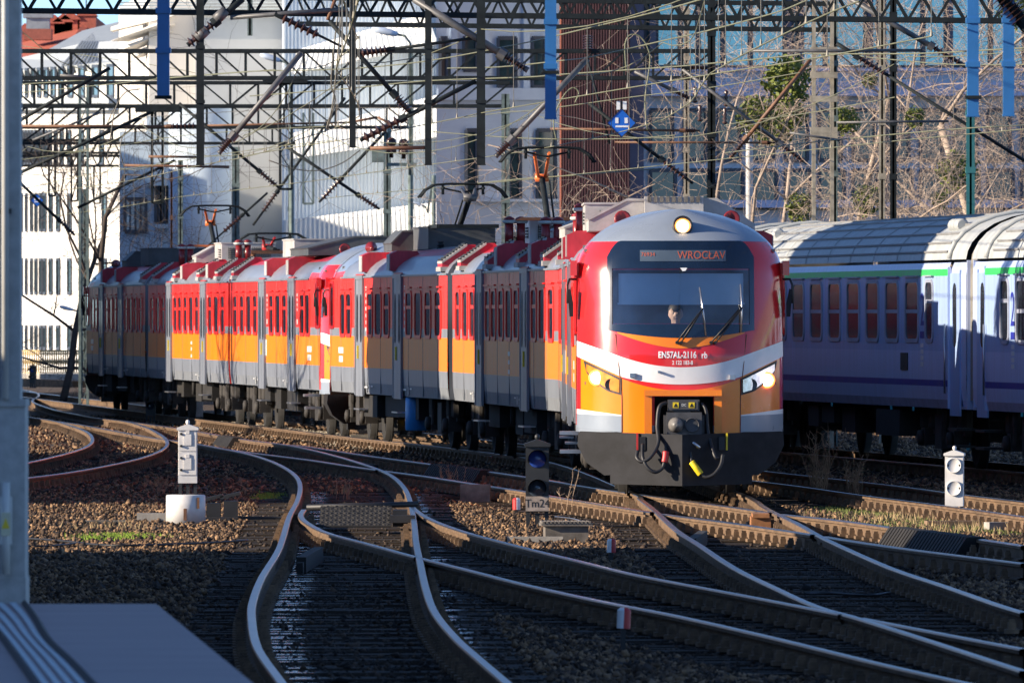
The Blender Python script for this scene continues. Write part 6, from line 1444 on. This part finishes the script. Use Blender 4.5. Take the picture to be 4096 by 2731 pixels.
for P_ in (La, Ra): b = MB(); b.tube([p + Vector((0, 0, .004)) for p in P_], .02, 4); b.build('strip_border', mat('dark_joint', (.05, .05, .05), .8), pf)
# concrete pole with cable pipe and wide lower box
d = 57.0; xr = W(100, 0, d).x; t = thing('concrete_pole', 'blurred concrete pole with white cable pipe at the left edge', 'pole', (xr - .14, d, 0))
cpm = mat('pole_concrete', (.42, .42, .4), .8, var=.15, scale=14)
b = MB(); b.box((-.3, 0, -.2), (.14, .4, 1.93)); b.box((-.3, -.02, 1.93), (.146, .42, 1.97)); b.box((-.32, -.02, GZ), (.145, .42, .96), 0); b.build('base_housing', [cpm], t)
b = MB(); b.prism([(-.2, 1.9), (.11, 1.9), (.1, 9), (-.2, 9)], .05, .33); fixn(b.build('shaft', cpm, t))
b = MB(); b.tube([(.03, -.04, 1.97), (.028, -.04, 9)], .021, 10); b.tube([(.035, -.05, .98), (.035, -.05, 1.5)], .024, 10); b.box((.0, -.06, 1.15), (.07, -.035, 1.42)); b.build('cable_pipe', mat('grey_white_pipe', (.62, .62, .58), .5, var=.1), t)
b = MB(); b.box((-.08, -.01, 1.98), (-.008, .04, 9)); b.build('blue_reflection_strip', bluepost, t)  # added strip: the blue reflection on the pole's left edge, put into colour
b = MB(); b.box((.0, -.03, 3.02), (.06, .06, 3.05)); b.box((.0, -.03, 5.05), (.06, .06, 5.08)); b.build('pipe_clamp', iron, t)
b = MB(); b.box((.01, -.083, 1.2), (.06, -.079, 1.33), 0); b.add([(.012, -.085, 1.24), (.058, -.085, 1.24), (.035, -.085, 1.3)], [(0, 1, 2)], 1); b.build('warning_sticker', [mat('pale_yellow_sticker', (.6, .58, .4), .5), yellow], t)

# ---------------------------------------------------------------- left of the picture: unseen blocks added to throw the shade, and dappling trees
shade_wallm = mat('shade_block_wall', (.4, .36, .31), .8, var=.15, scale=.5); shade_roofm = mat('shade_block_roof', (.12, .12, .13), .7, var=.2)
def hall(label, x0, x1, d0, d1, h, pitched=False):
    t = thing('shade_block', label, 'building', (0, 0, 0), 0, 'unseen shading blocks left of the tracks'); b = MB(); b.box((x0, d0, GZ), (x1, d1, h)); b.build('wall', shade_wallm, t); r = MB(); r.box((x0 - .2, d0 - .2, h), (x1 + .2, d1 + .2, h + .2)); r.build('roof', shade_roofm, t)
    n = max(1, int((d1 - d0) / 4))
    for k in range(n):
        for z in np.arange(1.2, h - 1.5, 3.2):
            y = d0 + (k + .5) * (d1 - d0) / n; w_ = MB(); w_.box((x1, y - .7, z), (x1 + .05, y + .7, z + 1.6)); f = w_.build('window', darkfr, t); g = MB(); g.box((x1 + .05, y - .6, z + .1), (x1 + .06, y + .6, z + 1.5)); g.build('pane', bglass, f)
    return t
hall('unseen shading block beside the platform end', -22, -9, 60, 107, 7.5); hall('low unseen shading block by the concrete pole', -20, -9, 20, 59.5, 4.0)
hall('long low unseen shading block left of the tracks', -22, -14, 138, 155.7, 5.5); hall('tall unseen shading block rising over the low ones', -22, -14, 156, 168, 11.8); hall('middle low unseen shading block', -22, -14, 168.3, 177, 5.0)
hall('second tall unseen shading block rising over the low ones', -22, -14, 177.3, 187.3, 8.0); hall('unseen shading block left of the train tail', -24, -16, 235, 275, 6.7); hall('high unseen shading block left of the grey block', -40, -25, 292, 336, 11.6)
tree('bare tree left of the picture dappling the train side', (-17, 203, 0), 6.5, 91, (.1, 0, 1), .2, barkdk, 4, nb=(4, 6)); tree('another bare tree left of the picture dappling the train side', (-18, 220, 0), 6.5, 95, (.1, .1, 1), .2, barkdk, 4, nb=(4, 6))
